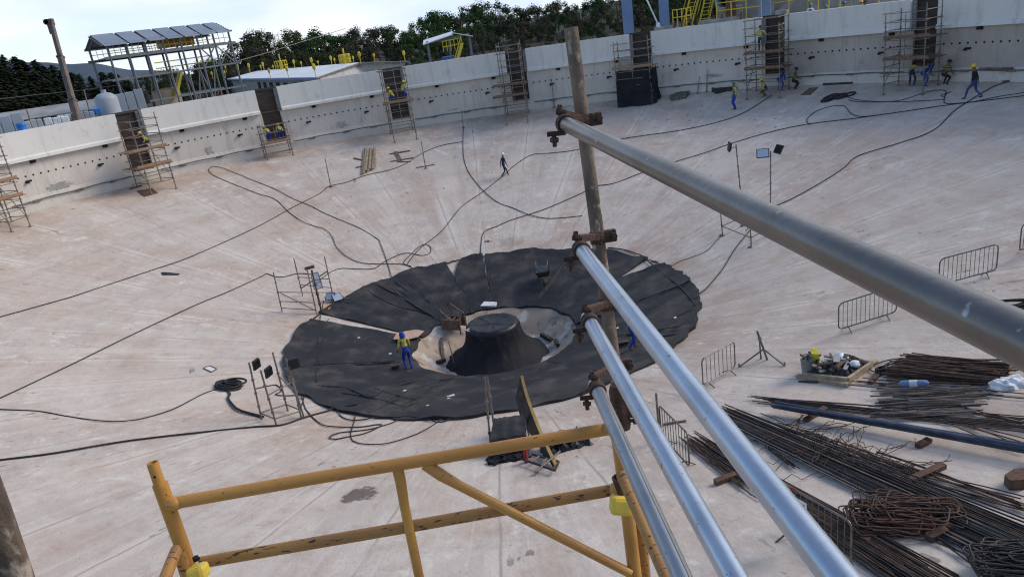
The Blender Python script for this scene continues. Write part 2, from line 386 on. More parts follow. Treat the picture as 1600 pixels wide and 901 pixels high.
def tank_floor():
    n = 288; radii = [RP-.6] + [RP + (R+.3-RP)*i/70 for i in range(71)]
    b = MB(); vs = []
    for r in radii:
        for k in range(n):
            th = 2*pi*k/n; x, y = r*sin(th), r*cos(th)
            vs.append(V((x, y, (floor_z(x, y) if r > RP else -10.034-(RP-r)*SLOPE) + .03*(noise.noise(V((x*.5, y*.5, 0)))+.5*noise.noise(V((x*1.7, y*1.7, 3)))))))
    fs = [(i*n+k, i*n+(k+1)%n, (i+1)*n+(k+1)%n, (i+1)*n+k) for i in range(len(radii)-1) for k in range(n)]
    b.add(vs, [f[::-1] for f in fs], 0, True)
    tag(b.build('tank_floor', M['floor']), kind='structure')
    # bottom of the cone under the sheets and the sump
    b = MB(); n = 120
    prof = [RP-.55, 8, 7, 6, 5, 4.3, 3.95, 3.7, 3.62, 3.3, 3.0, 2.7, 2.5, 2.2, 1.6, .8]
    vs = []
    for r in prof:
        for k in range(n):
            th = 2*pi*k/n; x, y = r*sin(th), r*cos(th); am = .02 if r > 3.8 else .09
            rr = r + (am*1.6*noise.noise(V((x*.9, y*.9, 5))) if r < 4.2 else 0)
            x, y = rr*sin(th), rr*cos(th)
            vs.append(V((x, y, floor_z(x, y) + am*noise.noise(V((x*1.3, y*1.3, 1))) - (.0 if r > 3.7 else .02))))
    fs = [(i*n+k, (i+1)*n+k, (i+1)*n+(k+1)%n, i*n+(k+1)%n) for i in range(len(prof)-1) for k in range(n)]
    b.add(vs, fs, 0, True); b.mi = [0 if prof[q//n] > 4.2 else 1 for q in range(len(fs))]; b.add(vs[-n:], [tuple(range(n))], 1)
    tag(b.build('sump_floor', [M['floor'], M['pit']]), kind='structure')
tank_floor()

# ------------------------------------------------------------------ wall
def wall_material(name, c, c2, c3):
    m, nt, b = new_mat(name); L = nt.links
    tc = nt.nodes.new('ShaderNodeNewGeometry'); sp = nt.nodes.new('ShaderNodeSeparateXYZ'); L.new(tc.outputs['Position'], sp.inputs[0])
    def nz(scale, st, det=6, rough=.6):
        mp = nt.nodes.new('ShaderNodeMapping'); mp.inputs['Scale'].default_value = st; L.new(tc.outputs['Position'], mp.inputs[0])
        n = nt.nodes.new('ShaderNodeTexNoise'); n.inputs['Scale'].default_value = scale; n.inputs['Detail'].default_value = det; n.inputs['Roughness'].default_value = rough
        L.new(mp.outputs[0], n.inputs['Vector']); return n.outputs['Fac']
    def mx(f, lo, hi, amt, a, cc):
        r = nt.nodes.new('ShaderNodeMapRange'); r.inputs[1].default_value = lo; r.inputs[2].default_value = hi; r.inputs[4].default_value = amt; L.new(f, r.inputs[0])
        x = nt.nodes.new('ShaderNodeMix'); x.data_type = 'RGBA'; L.new(r.outputs[0], x.inputs[0])
        if isinstance(a, tuple): x.inputs[6].default_value = (*a, 1)
        else: L.new(a, x.inputs[6])
        x.inputs[7].default_value = (*cc, 1); return x.outputs[2]
    col = mx(nz(.35, (1,1,1)), .35, .65, .9, c, c2)
    col = mx(nz(2.2, (1,1,.12)), .52, .72, .65, col, c3)          # runs of dirty water
    col = mx(nz(1.1, (1,1,1), 8, .7), .58, .72, .55, col, tuple(v*.72 for v in c3))
    col = mx(nz(6, (1,1,1), 3), .68, .75, .5, col, (.18,.16,.14))
    L.new(col, b.inputs['Base Color']); b.inputs['Roughness'].default_value = .85; b.inputs['Specular IOR Level'].default_value = .3
    bu = nt.nodes.new('ShaderNodeBump'); bu.inputs['Strength'].default_value = .35; bu.inputs['Distance'].default_value = .02
    L.new(nz(4, (1,1,1), 8, .7), bu.inputs['Height']); L.new(bu.outputs[0], b.inputs['Normal'])
    return m
M['wall'] = wall_material('limewashed_concrete', (.64,.61,.565), (.58,.565,.54), (.45,.42,.385))
M['wall_low'] = wall_material('stained_lower_concrete', (.57,.525,.475), (.49,.435,.39), (.37,.32,.28))
M['wall_low_shaded'] = wall_material('shaded_lower_concrete', (.43,.385,.35), (.36,.305,.27), (.27,.225,.20))  # browner copy for the right-hand bays, with their shade put into its colour
M['ledge'] = wall_material('ledge_concrete', (.66,.64,.61), (.62,.60,.57), (.46,.43,.40))
M['skirt'] = wall_material('skirting_concrete', (.55,.52,.48), (.48,.43,.385), (.38,.33,.29))
M['formwork'] = mat('brown_steel_formwork', (.036,.026,.022), .7, .1, (.065,.045,.036), 1.2, .35, .65, .3, 30, stretch=(1,1,4))
M['striated'] = mat('striated_grey_reveal', (.27,.27,.27), .9, 0, (.12,.11,.11), 9, .4, .6, stretch=(.3,.3,6))
M['pipe_dark'] = mat('dark_service_pipe', (.10,.085,.075), .7, .2, (.2,.17,.15), 4)
HW = .0262          # half a slot, radians
def sweep(b, prof, t0, t1, mi, n=20, smooth=False):
    """profile points (radius, z) swept along the wall, inside face"""
    vs = [pol(t0+(t1-t0)*k/n, r, z) for (r, z) in prof for k in range(n+1)]
    fs = [(i*(n+1)+k, (i+1)*(n+1)+k, (i+1)*(n+1)+k+1, i*(n+1)+k+1) for i in range(len(prof)-1) for k in range(n)]
    b.add(vs, fs, mi, smooth)
def cap(b, prof, th, mi, flip=False):
    vs = [pol(th, r, z) for r, z in prof]; f = tuple(range(len(vs)))
    b.add(vs, [f[::-1] if flip else f], mi)
hole = MB(); hole.lathe(V((0,0,0)), [(.062,-.05),(.062,.006),(.045,.012),(.045,.004)], 12); hole_mesh = None
def wall_bay(i):
    t0, t1 = S0+DS*(i-1)+HW, S0+DS*i-HW
    mid = (t0+t1)/2; base = pol(mid, R, -4.88)
    e = thing('wall_bay', base, '', 'wall', 'concrete wall bays round the tank')
    up = [(R+.5, -1.9), (R+.5, 0), (R, 0), (R, -1.52), (R-.14, -1.62), (R-.14, -1.80), (R+.30, -1.83)]
    b = MB(); sweep(b, up[1:4], t0, t1, 0); cap(b, up, t0, 0); cap(b, up, t1, 0, True); sweep(b, up[:2], t0, t1, 0)
    b.build('upper_band', M['wall'], e)
    b = MB(); sweep(b, up[3:], t0, t1, 0); b.build('ledge', M['ledge'], e)
    lo = [(R+.2, -1.826), (R+.2, -4.0), (R+.14, -4.06), (R+.14, -4.12)]
    b = MB(); q0, q1 = t0-.004, t1+.004
    sweep(b, lo, q0, q1, 0); full = lo + [(R+.5, -4.12), (R+.5, -1.826)]
    cap(b, full, q0, 0); cap(b, full, q1, 0, True); b.build('lower_wall', M['wall_low_shaded' if i >= 6 else 'wall_low'], e)
    # a row of seventeen weep holes
    global hole_mesh
    if hole_mesh is None:
        o = hole.build('weep_hole', M['dark']); hole_mesh = o.data; bpy.data.objects.remove(o)
    for k in range(17):
        th = t0 + (t1-t0)*(k+.75)/17.5
        p = pol(th, R+.199, -2.72)
        h = bpy.data.objects.new('weep_hole', hole_mesh); COL.objects.link(h); h.parent = e
        h.location = p-base; h.rotation_euler = V((-sin(th), -cos(th), 0)).to_track_quat('Z', 'Y').to_euler()
    for f in (.22, .78):       # lugs under the row and under the ledge
        th = t0+(t1-t0)*f; tx = V((cos(th), -sin(th), 0)); nn = V((sin(th), cos(th), 0))
        b = MB(); b.box(pol(th, R+.13, -3.02), .34, .14, .10, (tx, nn, V((0,0,1)))); b.box(pol(th-.004, R+.09, -3.09), .12, .2, .09, (tx, nn, V((0,0,1)))); b.build('lug', M['dark'], e)
        b = MB(); b.box(pol(th+.02, R+.12, -1.93), .30, .16, .17, (tx, nn, V((0,0,1)))); b.build('anchor_pocket', M['dark'], e)
    if i in (0, 1, 2, 3, 5):
        for (f, z, w, h) in {0: ((.42,-3.75,1.9,.5),), 1: ((.48,-3.7,.8,.55),), 2: ((.52,-3.75,1.2,.5),), 3: ((.42,-4.0,1.0,.18),), 5: ((.55,-3.75,1.6,.25),)}[i]:
            n = 40; th = t0+(t1-t0)*f; rr = [.8+.9*noise.noise(V((cos(2*pi*k/n)*3, sin(2*pi*k/n)*3, i*3.3))) for k in range(n)]
            b = MB(); b.prism([pol(th+w*.5*rr[k]*cos(2*pi*k/n)/R, R+.197, z+h*.5*rr[k]*sin(2*pi*k/n)) for k in range(n)], V((-.02*sin(th), -.02*cos(th), 0))); b.build('mortar_patch', M['concrete_grey'], e)
    return e
bay_labels = {-1: 'pale wall bay at the far left edge, beyond the leftmost scaffold tower', 0: 'pale wall bay below the blue drum and the crane boom',
  1: 'pale wall bay below the steel frame building, right of the tall left scaffold', 2: 'pale wall bay below the white roof, right of the two bending workers',
  3: 'pale wall bay in front of the small yellow stair shelter', 4: 'pale wall bay crossed by the top of the rusty pole',
  5: 'pale wall bay right of the black sheeted scaffold', 6: 'shaded wall bay under the workers in yellow jackets and green helmets', 7: 'shaded wall bay behind the man in the black top'}
for i in range(-1, 8): wall_bay(i)['label'] = bay_labels[i]
def kicker():
    b = MB(); t0, t1 = S0-DS*1.9, S0+DS*8.2
    sweep(b, [(R+.3, -4.06), (R+.06, -4.118), (R+.02, -4.5), (R-.02, -5.0)], t0, t1, 0, 160, True)
    tag(b.build('wall_kicker', M['skirt'], loc=pol(0, R, -4.9)), 'low pale concrete kicker at the foot of the whole wall', 'kerb')
kicker()
def service_pipe(i):
    t0, t1 = S0+DS*(i-1)+HW*1.3, S0+DS*i-HW*1.3; z = -4.24
    e = thing('service_pipe', pol((t0+t1)/2, R, -4.7), '', 'pipe', 'service pipes along the wall foot')
    b = MB(); b.tube([pol(t0+(t1-t0)*k/14, R-.07, z-.02*sin(k*1.1)) for k in range(15)], .042, 6)
    b.build('pipe', M['pipe_dark'], e)
    for f in (.2, .55, .84):
        th = t0+(t1-t0)*f; tx = V((cos(th), -sin(th), 0)); nn = V((sin(th), cos(th), 0))
        bb = MB(); bb.box(pol(th, R-.03, z-.03), .5, .14, .13, (tx, nn, V((0,0,1))), 0, .02); bb.build('clamp', M['pipe_dark'], e)
    return e
pl = {0: 'dark pipe low on the wall under the bay below the crane boom', 1: 'dark pipe low on the wall above the coiled cable loop', 2: 'dark pipe low on the wall above the timber pile',
      3: 'dark pipe low on the wall right of the single-deck scaffold', 4: 'dark pipe low on the wall behind the rusty pole', 5: 'dark pipe low on the wall behind the man in blue overalls',
      6: 'dark pipe low on the shaded wall above the coiled black hose', 7: 'dark pipe low on the wall behind the man in the black top'}
for i in range(0, 8): service_pipe(i)['label'] = pl[i]
def formwork(i):
    t = S0+DS*(i-1)
    tx = V((cos(t), -sin(t), 0)); nn = V((sin(t), cos(t), 0)); Z = V((0,0,1)); w = 2*HW*R+.1
    e = thing('slot_formwork', pol(t, R+.3, -4.1), '', 'formwork', 'steel formwork in the wall slots')
    b = MB(); b.box(pol(t, R+.42, -1.96), w+.5, .06, 4.0, (tx, nn, Z))
    for k in range(25): b.box(pol(t, R+.385, -3.95+k*.158), w+.4, .035, .05, (tx, nn, Z))
    b.build('panel', M['formwork'], e)
    b = MB(); sx = 1
    sx = 1 if t < .35 else -1
    b.box(pol(t, R+.26, -.95)+tx*(sx*(w/2-.12)), .34, .18, 1.75, (tx, nn, Z))
    b.build('reveal', M['striated'], e)
    b = MB()
    for z in (-.06, -1.75, -3.85):
        b = MB(); b.box(pol(t, R+.31, z), w-.12, .10, .10, (tx, nn, Z)); b.build('waler', M['formwork'] if z > -1 else M['rust'], e)
    return e
fl = {0: 'brown steel formwork behind the leftmost scaffold', 1: 'brown steel formwork behind the tall scaffold left of the steel frame building', 2: 'brown steel formwork behind the two bending workers',
      3: 'brown steel formwork behind the scaffold left of the stair shelter', 4: 'brown steel formwork behind the scaffold left of the rusty pole', 5: 'dark steel formwork above the black sheeted scaffold',
      6: 'dark steel formwork behind the scaffold crowded with workers, below the blue column', 7: 'dark steel formwork behind the rightmost scaffold', }
for i in range(0, 8): formwork(i)['label'] = fl[i]
# ------------------------------------------------------------------ black sheets round the sump
M['tarp'] = mat('black_geotextile', (.015,.015,.018), .62, 0, (.026,.024,.025), .8, .4, .62, .8, 5, spec=.3, c3=(.075,.063,.054), scale3=1.1, lo3=.49, hi3=.74)
M['tarp_fold'] = mat('black_sheet_fold', (.010,.010,.012), .5, 0, (.02,.02,.022), 3, spec=.35)
def th_px(x, y):
    p = at(x, y); return atan2(p.x, p.y)
bounds = [(560,515),(640,474),(712,446),(757,440),(868,430),(972,428),(1000,470),(1010,520),(950,580),(690,612),(540,573)]
ths = [th_px(*q) for q in bounds]
for i in range(1, len(ths)):
    while ths[i] < ths[i-1]: ths[i] += 2*pi
    if ths[i]-ths[i-1] > 2*pi: ths[i] -= 2*pi
ths.append(ths[0]+2*pi)
gp = [1,1,4,1,1,3,1,1,1,1,1]
gaps = [(.75,.25),(.02,.0),(.95,-.15),(.16,.05),(.0,.02),(1.3,-.15),(0,0),(.02,.02),(0,0),(0,0),(0,0)]   # white gap on a sheet's first side: at the rim, at the sump (m)
tl = ['black sheet just behind the long white gap and the worker in yellow and blue', 'black sheet with deep creases at the back left, next to the triangular white gap',
      'narrow black sheet at the back, below the drop cable', 'smooth black sheet with the wheelbarrow on it', 'black sheet crossed by the rusty pole at the back', 'black sheet at the far right rim beside the jagged white gap',
      'narrow dark sheet on the right, above the worker half hidden by the rails', 'black sheet under the worker half hidden by the rails', 'wide black sheet at the near right, behind the leaning orange board',
      'black sheet at the near left rim, below the worker in yellow and blue', 'black sheet in front of the long white gap, under the worker in yellow']
def sheet(i):
    t0, t1 = ths[i], ths[i+1]; go, gi = gaps[i]; nt = max(10, int((t1-t0)*26)); nr = 30
    ph = i*7.3; lift = .03+.012*(i % 3)
    vs = []
    for a in range(nr+1):
        u = a/nr
        for k in range(nt+1):
            v = k/nt
            ro = 9.12 + .28*noise.noise(V((sin(t0+(t1-t0)*v)*5, cos(t0+(t1-t0)*v)*5, 2))) + .14*noise.noise(V((v*9, ph, 1))) + .05*noise.noise(V((v*31, ph, 4)))
            ri = 3.72 + .22*noise.noise(V((sin(t0+(t1-t0)*v)*4, cos(t0+(t1-t0)*v)*4, 9)))
            r = ri+(ro-ri)*u
            g0 = (gi+(go-gi)*u**gp[i] + (.2 if abs(go)+abs(gi) > .2 else 0))/r; a0, a1 = t0+g0-.02/r*4, t1+.16/r
            th = a0+(a1-a0)*v + (.05/r*noise.noise(V((u*6, ph, v*3))) )
            x, y = r*sin(th), r*cos(th)
            edge = min(v, 1-v)*(t1-t0)*r
            w = .075*abs(noise.noise(V((th*9, r*.5, ph)))) + .045*abs(noise.noise(V((x*.6+y*.9, (x*.9-y*.6)*.25, ph))))*2 + .02*noise.noise(V((x*2.2, y*2.2, ph)))
            w += .07*max(0, noise.noise(V((th*r*1.2, r*.22, ph+4))))*math.exp(-edge/.7)
            rim = .06*math.exp(-(ro-r)/.25)*(.5+noise.noise(V((th*12, 3, ph))))
            z = floor_z(x, y)+lift+w+max(rim, 0)
            vs.append(V((x, y, z)))
    b = MB(); W = nt+1
    b.add(vs, [(a*W+k, (a+1)*W+k, (a+1)*W+k+1, a*W+k+1) for a in range(nr) for k in range(nt)], 0, True)
    rim = [nr*W+k for k in range(W)] ; inn = [k for k in range(W)][::-1]; s0 = [a*W for a in range(nr+1)]; s1 = [a*W+nt for a in range(nr+1)][::-1]
    for loop in (rim, inn, s0, s1):
        top = [vs[q] for q in loop]; bot = [V((p.x, p.y, floor_z(p.x, p.y)-.02)) for p in top]; n = len(top)
        b.add(top+bot, [(k, k+1, n+k+1, n+k) for k in range(n-1)], 0)
    mid = pol((t0+t1)/2, 6.4, 0); mid.z = floor_z(mid.x, mid.y)
    e = b.build('black_ground_sheet', M['tarp'], loc=mid); tag(e, tl[i], 'ground sheet', 'black sheets laid round the sump')
    # gathered folds along the overlap and a rolled rim
    for kk in range({1: 8, 9: 7, 7: 6, 0: 5}.get(i, 3) if go < .2 else 1):
        pts = []; rs = []
        r0, r1 = 4.0+random.random()*1.5, 8.3+random.random()*.8
        for q in range(26):
            r = r0+(r1-r0)*q/25; th = t0+(gi+(go-gi)*(max(0,r-3.7)/5.4)**gp[i] + (.26 if go > .2 else 0))/r + (.10*min(kk,2)*(1 if go < .2 else .3)*(r-3)/3 + (max(0,kk-2)*.22*(r-2.5)/3*(1+.3*sin(kk*2.1))) + .12*noise.noise(V((r*.9, ph, kk))))/r
            x, y = r*sin(th), r*cos(th); pts.append(V((x, y, floor_z(x, y)+lift+.035))); rs.append(.012+.04*abs(noise.noise(V((r*1.6, kk, ph)))))
        f = MB(); f.tube(pts, .05, 6, 0, True, rs); f.build('gathered_fold', M['tarp_fold'], e)
    pts = []; rs = []
    for q in range(40):
        th = t0+(t1-t0)*q/39; r = 9.02+.28*noise.noise(V((sin(th)*5, cos(th)*5, 2)))+.14*noise.noise(V((q/39*9, ph, 1)))+.05*noise.noise(V((q/39*31, ph, 4)))
        x, y = r*sin(th), r*cos(th); pts.append(V((x, y, floor_z(x, y)+.05))); rs.append(.012+.06*abs(noise.noise(V((th*8, ph, 5)))))
    f = MB(); f.tube(pts, .05, 6, 0, True, rs); f.build('rolled_rim', M['tarp_fold'], e)
for i in range(len(bounds)): sheet(i)

def pier():
    c = V((0,0,-12.1)); e = thing('sheeted_pier', c, 'round central pier shrouded in black sheeting tied with a rope', 'pier')
    def skirt(prof, folds, name, m):
        n = 200; b = MB(); vs = []
        for (r, z) in prof:
            for k in range(n):
                th = 2*pi*k/n
                q = folds*(r-1.1)
                d = q*(.025*sin(th*7+2.2*sin(z*2)+3*noise.noise(V((cos(th)*2, sin(th)*2, 3))))+.07*noise.noise(V((cos(th)*4, sin(th)*4, z*2.1)))) + (.05*noise.noise(V((cos(th)*5, sin(th)*5, z*4+th*3)))+.035*abs(noise.noise(V((cos(th)*7, sin(th)*7, z*8-th*4)))) if folds else 0)
                vs.append(V(((r+d)*sin(th), (r+d)*cos(th), z+(.03*noise.noise(V((cos(th)*3, sin(th)*3, 1))) if folds == 0 else 0))))
        b.add(vs, [(i*n+k, (i+1)*n+k, (i+1)*n+(k+1)%n, i*n+(k+1)%n)[::-1] for i in range(len(prof)-1) for k in range(n)], 0, True)
        b.add(vs[-n:], [tuple(range(n))[::-1]], 0)
        return b.build(name, m, e)
    skirt([(2.32,-12.12),(2.21,-12.05),(2.08,-11.97),(1.93,-11.87),(1.77,-11.75),(1.62,-11.61),(1.49,-11.45),(1.38,-11.26),(1.31,-11.06),(1.26,-10.86),(1.22,-10.64)], 1., 'cover_skirt', M['sheet_soft'])
    skirt([(1.205,-10.80),(1.21,-10.66),(1.20,-10.55),(1.15,-10.46),(1.04,-10.42),(.9,-10.46),(.6,-10.49),(.3,-10.5),(.05,-10.5)], 0., 'cover_top', M['black_sheet'])
    b = MB(); b.tube([V((1.225*sin(t*.1), 1.225*cos(t*.1), -10.74+.02*sin(t*.5))) for t in range(64)], .010, 5); b.build('tie_rope', M['steel_brown'], e)
    b = MB()
    for k in range(7): b.tube([V((-1.14+.1*sin(k+j), -.62+.07*cos(k*2+j)+.03*k, -10.43+.02*j)) for j in range(4)], .014, 5)
    b.build('rope_knot', M['white_plastic'], e)
M['sheet_soft'] = mat('draped_black_sheet', (.009,.010,.014), .72, 0, (.017,.016,.019), 1.4, .4, .62, .9, 5, spec=.2)
pier()

def stick(name, pa, pb, r, m, label, cat, group=None, za=0., zb=0., wide=None):
    """a bar or plank lying on the floor between two photo points"""
    a, c = at(*pa, dz=za), at(*pb, dz=zb); a.z += r; c.z += r; b = MB()
    if wide: b.bar(a, c, wide, r*2)
    else: b.rod(a, c, r)
    return tag(b.build(name, m, loc=(a+c)/2), label, cat, group)
def flat(name, px, th, m, label, cat, lift=.0, group=None, rag=0):
    """a thin slab lying on the floor, outline from photo points"""
    pts = [at(*q) for q in px]
    if rag:
        q2 = []
        for i, p in enumerate(pts):
            n_ = pts[(i+1) % len(pts)]
            for j in range(4):
                q = p.lerp(n_, j/4); q += V((random.uniform(-rag, rag), random.uniform(-rag, rag), 0)); q.z = floor_z(q.x, q.y); q2.append(q)
        pts = q2
    c = sum(pts, V((0,0,0)))/len(pts); b = MB(); b.prism([p+V((0,0,lift)) for p in pts], V((0,0,th)))
    return tag(b.build(name, m, loc=c), label, cat, group)

# things in and round the sump
flat('concrete_slab', [(751,481),(775,481),(777,475),(757,474)], .10, M['white_plastic'], 'speckled white board lying on the sump rim behind the pier', 'board', .02)
def formbox():
    c = at(712, 520); e = thing('timber_form_box', c, 'brown timber form box with raised posts left of the shrouded pier', 'formwork')
    X = V((.8,-.5,0)).normalized(); Y = V((.5,.8,0)).normalized(); Z = V((0,0,1)); c = c+V((0,0,.1))
    for s in (-1, 1):
        b = MB(); b.box(c+Y*(s*.28)+Z*.45, 1.0, .04, .5, (X,Y,Z)); b.build('side_board', M['timber_dark'], e)
    for s in (-.3, 0, .3):
        b = MB(); b.box(c+X*s+Z*.5, .05, .5, .35, (X,Y,Z)); b.build('crosspiece', M['timber_dark'], e)
    for (sx, sy, h) in ((-.52,-.3,1.25),(.5,-.3,1.0),(-.3,.32,1.35),(.45,.34,1.05)):
        b = MB(); p = c+X*sx+Y*sy; b.bar(p, p+Z*h+X*.05, .06, .06); b.build('post', M['timber_dark'], e)
    b = MB(); b.bar(c+X*-.52-Y*.3+Z*1.2, c+X*.5-Y*.3+Z*.35, .05, .05); b.build('brace', M['timber_dark'], e)
    b = MB(); b.bar(c-X*.3+Y*.34+Z*1.3, c+X*.45+Y*.36+Z*.8, .05, .05); b.build('brace', M['timber_dark'], e)
formbox()
flat('plywood_offcut', [(616,537),(622,527),(650,522),(664,524),(655,533),(636,538)], .03, M['wet_board'], 'pinkish board on the sump rim beside the worker in yellow and blue', 'board', .22)
stick('timber_strut', (690,530), (693,562), .05, M['timber_dark'], 'short brown timber standing on the sump slope left of the pier', 'timber', zb=.0, wide=.12)
stick('lance_pipe', (701,534), (712,575), .025, M['pole_rust'], 'thin pipe leaning on the sump bottom against the pier skirt', 'pipe', zb=.1, za=.3)
for k, (a, c, lab) in enumerate((((846,524),(862,533),'dark offcut timber in the sump right of the pier'), ((872,541),(868,533),'coiled hose end in the sump at the far right'), ((684,568),(695,564),'black rag on the wet sump bottom left of the pier'))):
    stick('offcut', a, c, .07, M['debris_black'], lab, 'debris', wide=.16)
for k, (x, y, lab) in enumerate(((705,622,'white scrap of sheet on the near black sheet'),(701,626,'smaller white scrap just below the larger white scrap'),(668,637,'small white lump near the front rim of the black sheets'),(633,613,'pale lump beside the tangled black cord'),
                                 (610,555,'small pale stone left of the worker in yellow and blue'),(561,530,'tiny pale stone in the middle of the front left sheet'),(1055,499,'small white scrap on the far right sheet'),(965,515,'white strip on the sheet beside the broom'))):
    p = at(x, y); w = .30 if k < 1 else .14
    b = MB(); b.box(p+V((0,0,.08)), w, w*.55, .06, (V((.9,.4,0)).normalized(), V((-.4,.9,0)).normalized(), V((0,0,1))), 0, .02)
    tag(b.build('white_scrap', M['white_plastic'], loc=p), lab, 'scrap', 'pale scraps on the black sheets')
# white torn floor patches where sheets gape are simply bare concrete

def wheelbarrow():
    p = at(850, 442); e = thing('wheelbarrow', p, 'grey wheelbarrow standing nose down on the black sheet', 'wheelbarrow')
    Y = V((CAM.x-p.x, CAM.y-p.y, 0)).normalized(); X = V((-Y.y, Y.x, 0)); Z = V((0,0,1)); ax = (X, Y, Z); p = p+V((0,0,.05))
    b = MB(); lo = [p+X*(s*.25)+Y*t+Z*.36 for s, t in ((-1,.25),(1,.25),(1,-.35),(-1,-.35))]; hi = [p+X*(s*.37)+Y*t+Z*(.66 if t > 0 else .74) for s, t in ((-1,.42),(1,.42),(1,-.5),(-1,-.5))]
    li = [q.lerp(p+Z*.6, .06) for q in hi]; lb = [q+Z*.02 for q in lo]
    b.add(lo+hi, [(0,3,2,1),(0,1,5,4),(1,2,6,5),(2,3,7,6),(3,0,4,7)]); b.add(li+lb, [(4,5,6,7),(0,4,7,3)[::-1],(1,5,4,0)[::-1],(2,6,5,1)[::-1],(3,7,6,2)[::-1]]); b.build('tray', M['galv_old'], e)
    b = MB(); b.lathe(p+Y*.62+Z*.2-X*.045, [(.05,.0),(.19,.0),(.205,.02),(.205,.07),(.19,.09),(.05,.09)], 18, ax=(Y, Z, X)); b.build('wheel', M['cable'], e)
    for s in (-1, 1):
        b = MB(); b.tube([p+Y*.66+X*(s*.09)+Z*.2, p+Y*.2+X*(s*.2)+Z*.33, p-Y*.4+X*(s*.27)+Z*.42, p-Y*.85+X*(s*.31)+Z*.78, p-Y*1.0+X*(s*.31)+Z*.82], .02, 6); b.build('handle', M['galv_old'], e)
        b = MB(); b.tube([p-Y*.2+X*(s*.24)+Z*.36, p-Y*.42+X*(s*.26)+Z*.0], .018, 6); b.build('leg', M['galv_old'], e)
wheelbarrow()

# ------------------------------------------------------------------ cables on the floor
def cable(px, label, r=.028, cat='cable', m='cable', dz=0.0, name='cable', group=None):
    pts = []; r *= .78
    for (x, y) in smooth_px(px, 6):
        p = at(x, y); h = .02
        if hypot(p.x, p.y) < 9.3: h = .09
        pts.append(p+V((0, 0, r+h*.6+dz)))
    b = MB(); b.tube(pts, r, 6)
    return tag(b.build(name, M[m], loc=pts[len(pts)//2]), label, cat, group or 'black cables on the tank floor')
cable([(-40,508),(0,496),(100,468),(150,452),(240,422),(300,401),(400,356),(455,326),(500,303),(513,292),(540,286),(570,275),(610,266),(635,256),(660,240),(690,228),(724,222)], 'black cable running from the left edge up past the lone pole to the far wall')
cable([(326,266),(330,262),(345,262),(400,284),(430,296),(460,312),(485,322),(510,335),(560,356),(590,374),(593,378),(600,395),(608,420),(617,450)], 'upper of two cables looping away from the left wall, ending on the sheets', .026)
cable([(326,266),(330,272),(345,280),(400,302),(430,312),(455,335),(480,350),(508,359),(520,371),(525,385),(540,400),(560,410),(585,413),(625,413),(643,418),(645,425)], 'lower of two cables looping away from the left wall towards the sheets', .026)
cable([(-40,640),(0,623),(100,576),(200,527),(300,480),(360,455),(410,432),(418,428),(430,433),(445,433),(465,428),(485,429)], 'long straight cable from the left edge to the rusty T post')
cable([(500,438),(518,425),(535,420),(560,421),(585,420),(600,410),(625,398),(640,396),(660,400),(672,396),(673,387),(665,382),(655,386),(640,400),(630,412),(642,416)], 'cable with a loose loop at the back left rim of the sheets', .026)
cable([(636,414),(655,390),(690,362),(720,325),(755,300),(790,272),(803,260),(830,243),(860,240),(900,235),(960,220),(1010,212),(1060,205),(1120,192),(1160,178),(1190,160),(1205,150)], 'cable rising from the sheets past the man in navy to the crowded scaffold', .03)
cable([(724,197),(724,240),(730,265),(745,287),(760,303),(780,318),(800,325),(830,337),(860,342),(910,338)], 'cable dropping from the far wall and curving behind the rusty pole', .028)
cable([(749,470),(750,450),(752,380),(758,362),(775,355),(800,344),(850,328),(908,303),(929,292),(960,287),(1002,271),(1050,255),(1100,240),(1140,226),(1200,208),(1262,195),(1350,184),(1475,166),(1540,158),(1640,146)], 'longest cable, from the back sheets across the right side to the right edge', .03)
cable([(1266,196),(1260,188),(1275,175),(1300,167),(1320,167),(1328,177),(1345,183),(1380,180)], 'bowed spare loop of the long cable at upper right', .028)
cable([(1582,127),(1555,135),(1520,155),(1490,175),(1465,200),(1440,213),(1400,226),(1340,245),(1320,262),(1290,282),(1240,310),(1210,324),(1190,340),(1150,388),(1130,420),(1107,448),(1085,468)], 'cable from the wall outlet at right edge down behind the big rail to the sheets', .032)
cable([(1640,138),(1600,146),(1560,152),(1520,160),(1480,163),(1475,158),(1478,145)], 'short cable at the right edge crossing behind the man in the black top', .03)
cable([(1325,153),(1340,157),(1380,160),(1410,157),(1440,147),(1462,142),(1478,143),(1476,152),(1470,150),(1480,147),(1486,144)], 'upper tail of the coiled black hose below the rightmost scaffold', .026)
cable([(1325,157),(1345,160),(1400,160),(1450,158),(1475,156)], 'lower tail of the coiled black hose below the rightmost scaffold', .026)
cable([(1035,428),(1045,420),(1060,410),(1100,395),(1115,382),(1126,370)], 'thin cable joining the floodlight tower to the sheets', .02)
cable([(950,388),(975,391),(1000,400),(1015,412),(1030,425),(1045,437),(1062,450),(1080,470),(1086,480)], 'cable following the far right rim of the black sheets', .04)
cable([(-40,637),(0,640),(60,643),(100,650),(140,656),(180,659),(220,655),(270,640),(320,615),(350,607),(380,604)], 'sagging cable on the left joining the coil by the floodlight frame', .024)
cable([(-40,727),(0,720),(80,710),(200,690),(320,676),(400,668),(440,665),(480,652),(530,639),(560,634)], 'thick near cable from the lower left edge to the floodlight frame', .04)
cable([(356,609),(360,618),(357,624),(370,640),(385,646),(400,650),(412,653)], 'thick taped hose hanging below the cable coil at left', .06)
cable([(400,608),(432,602),(440,612),(430,617),(445,619),(470,620),(478,640),(500,662),(520,667),(560,668),(590,664),(596,666),(570,678),(545,683),(524,687),(515,684),(530,677),(580,671),(630,655),(625,652),(600,652)], 'tangled cable looping in front of the sheets below the floodlight frame', .026)
cable([(556,650),(553,662),(548,683),(560,693),(600,694),(640,683),(665,672),(700,652),(745,640)], 'rounded cable loop lying in front of the sheets', .022)
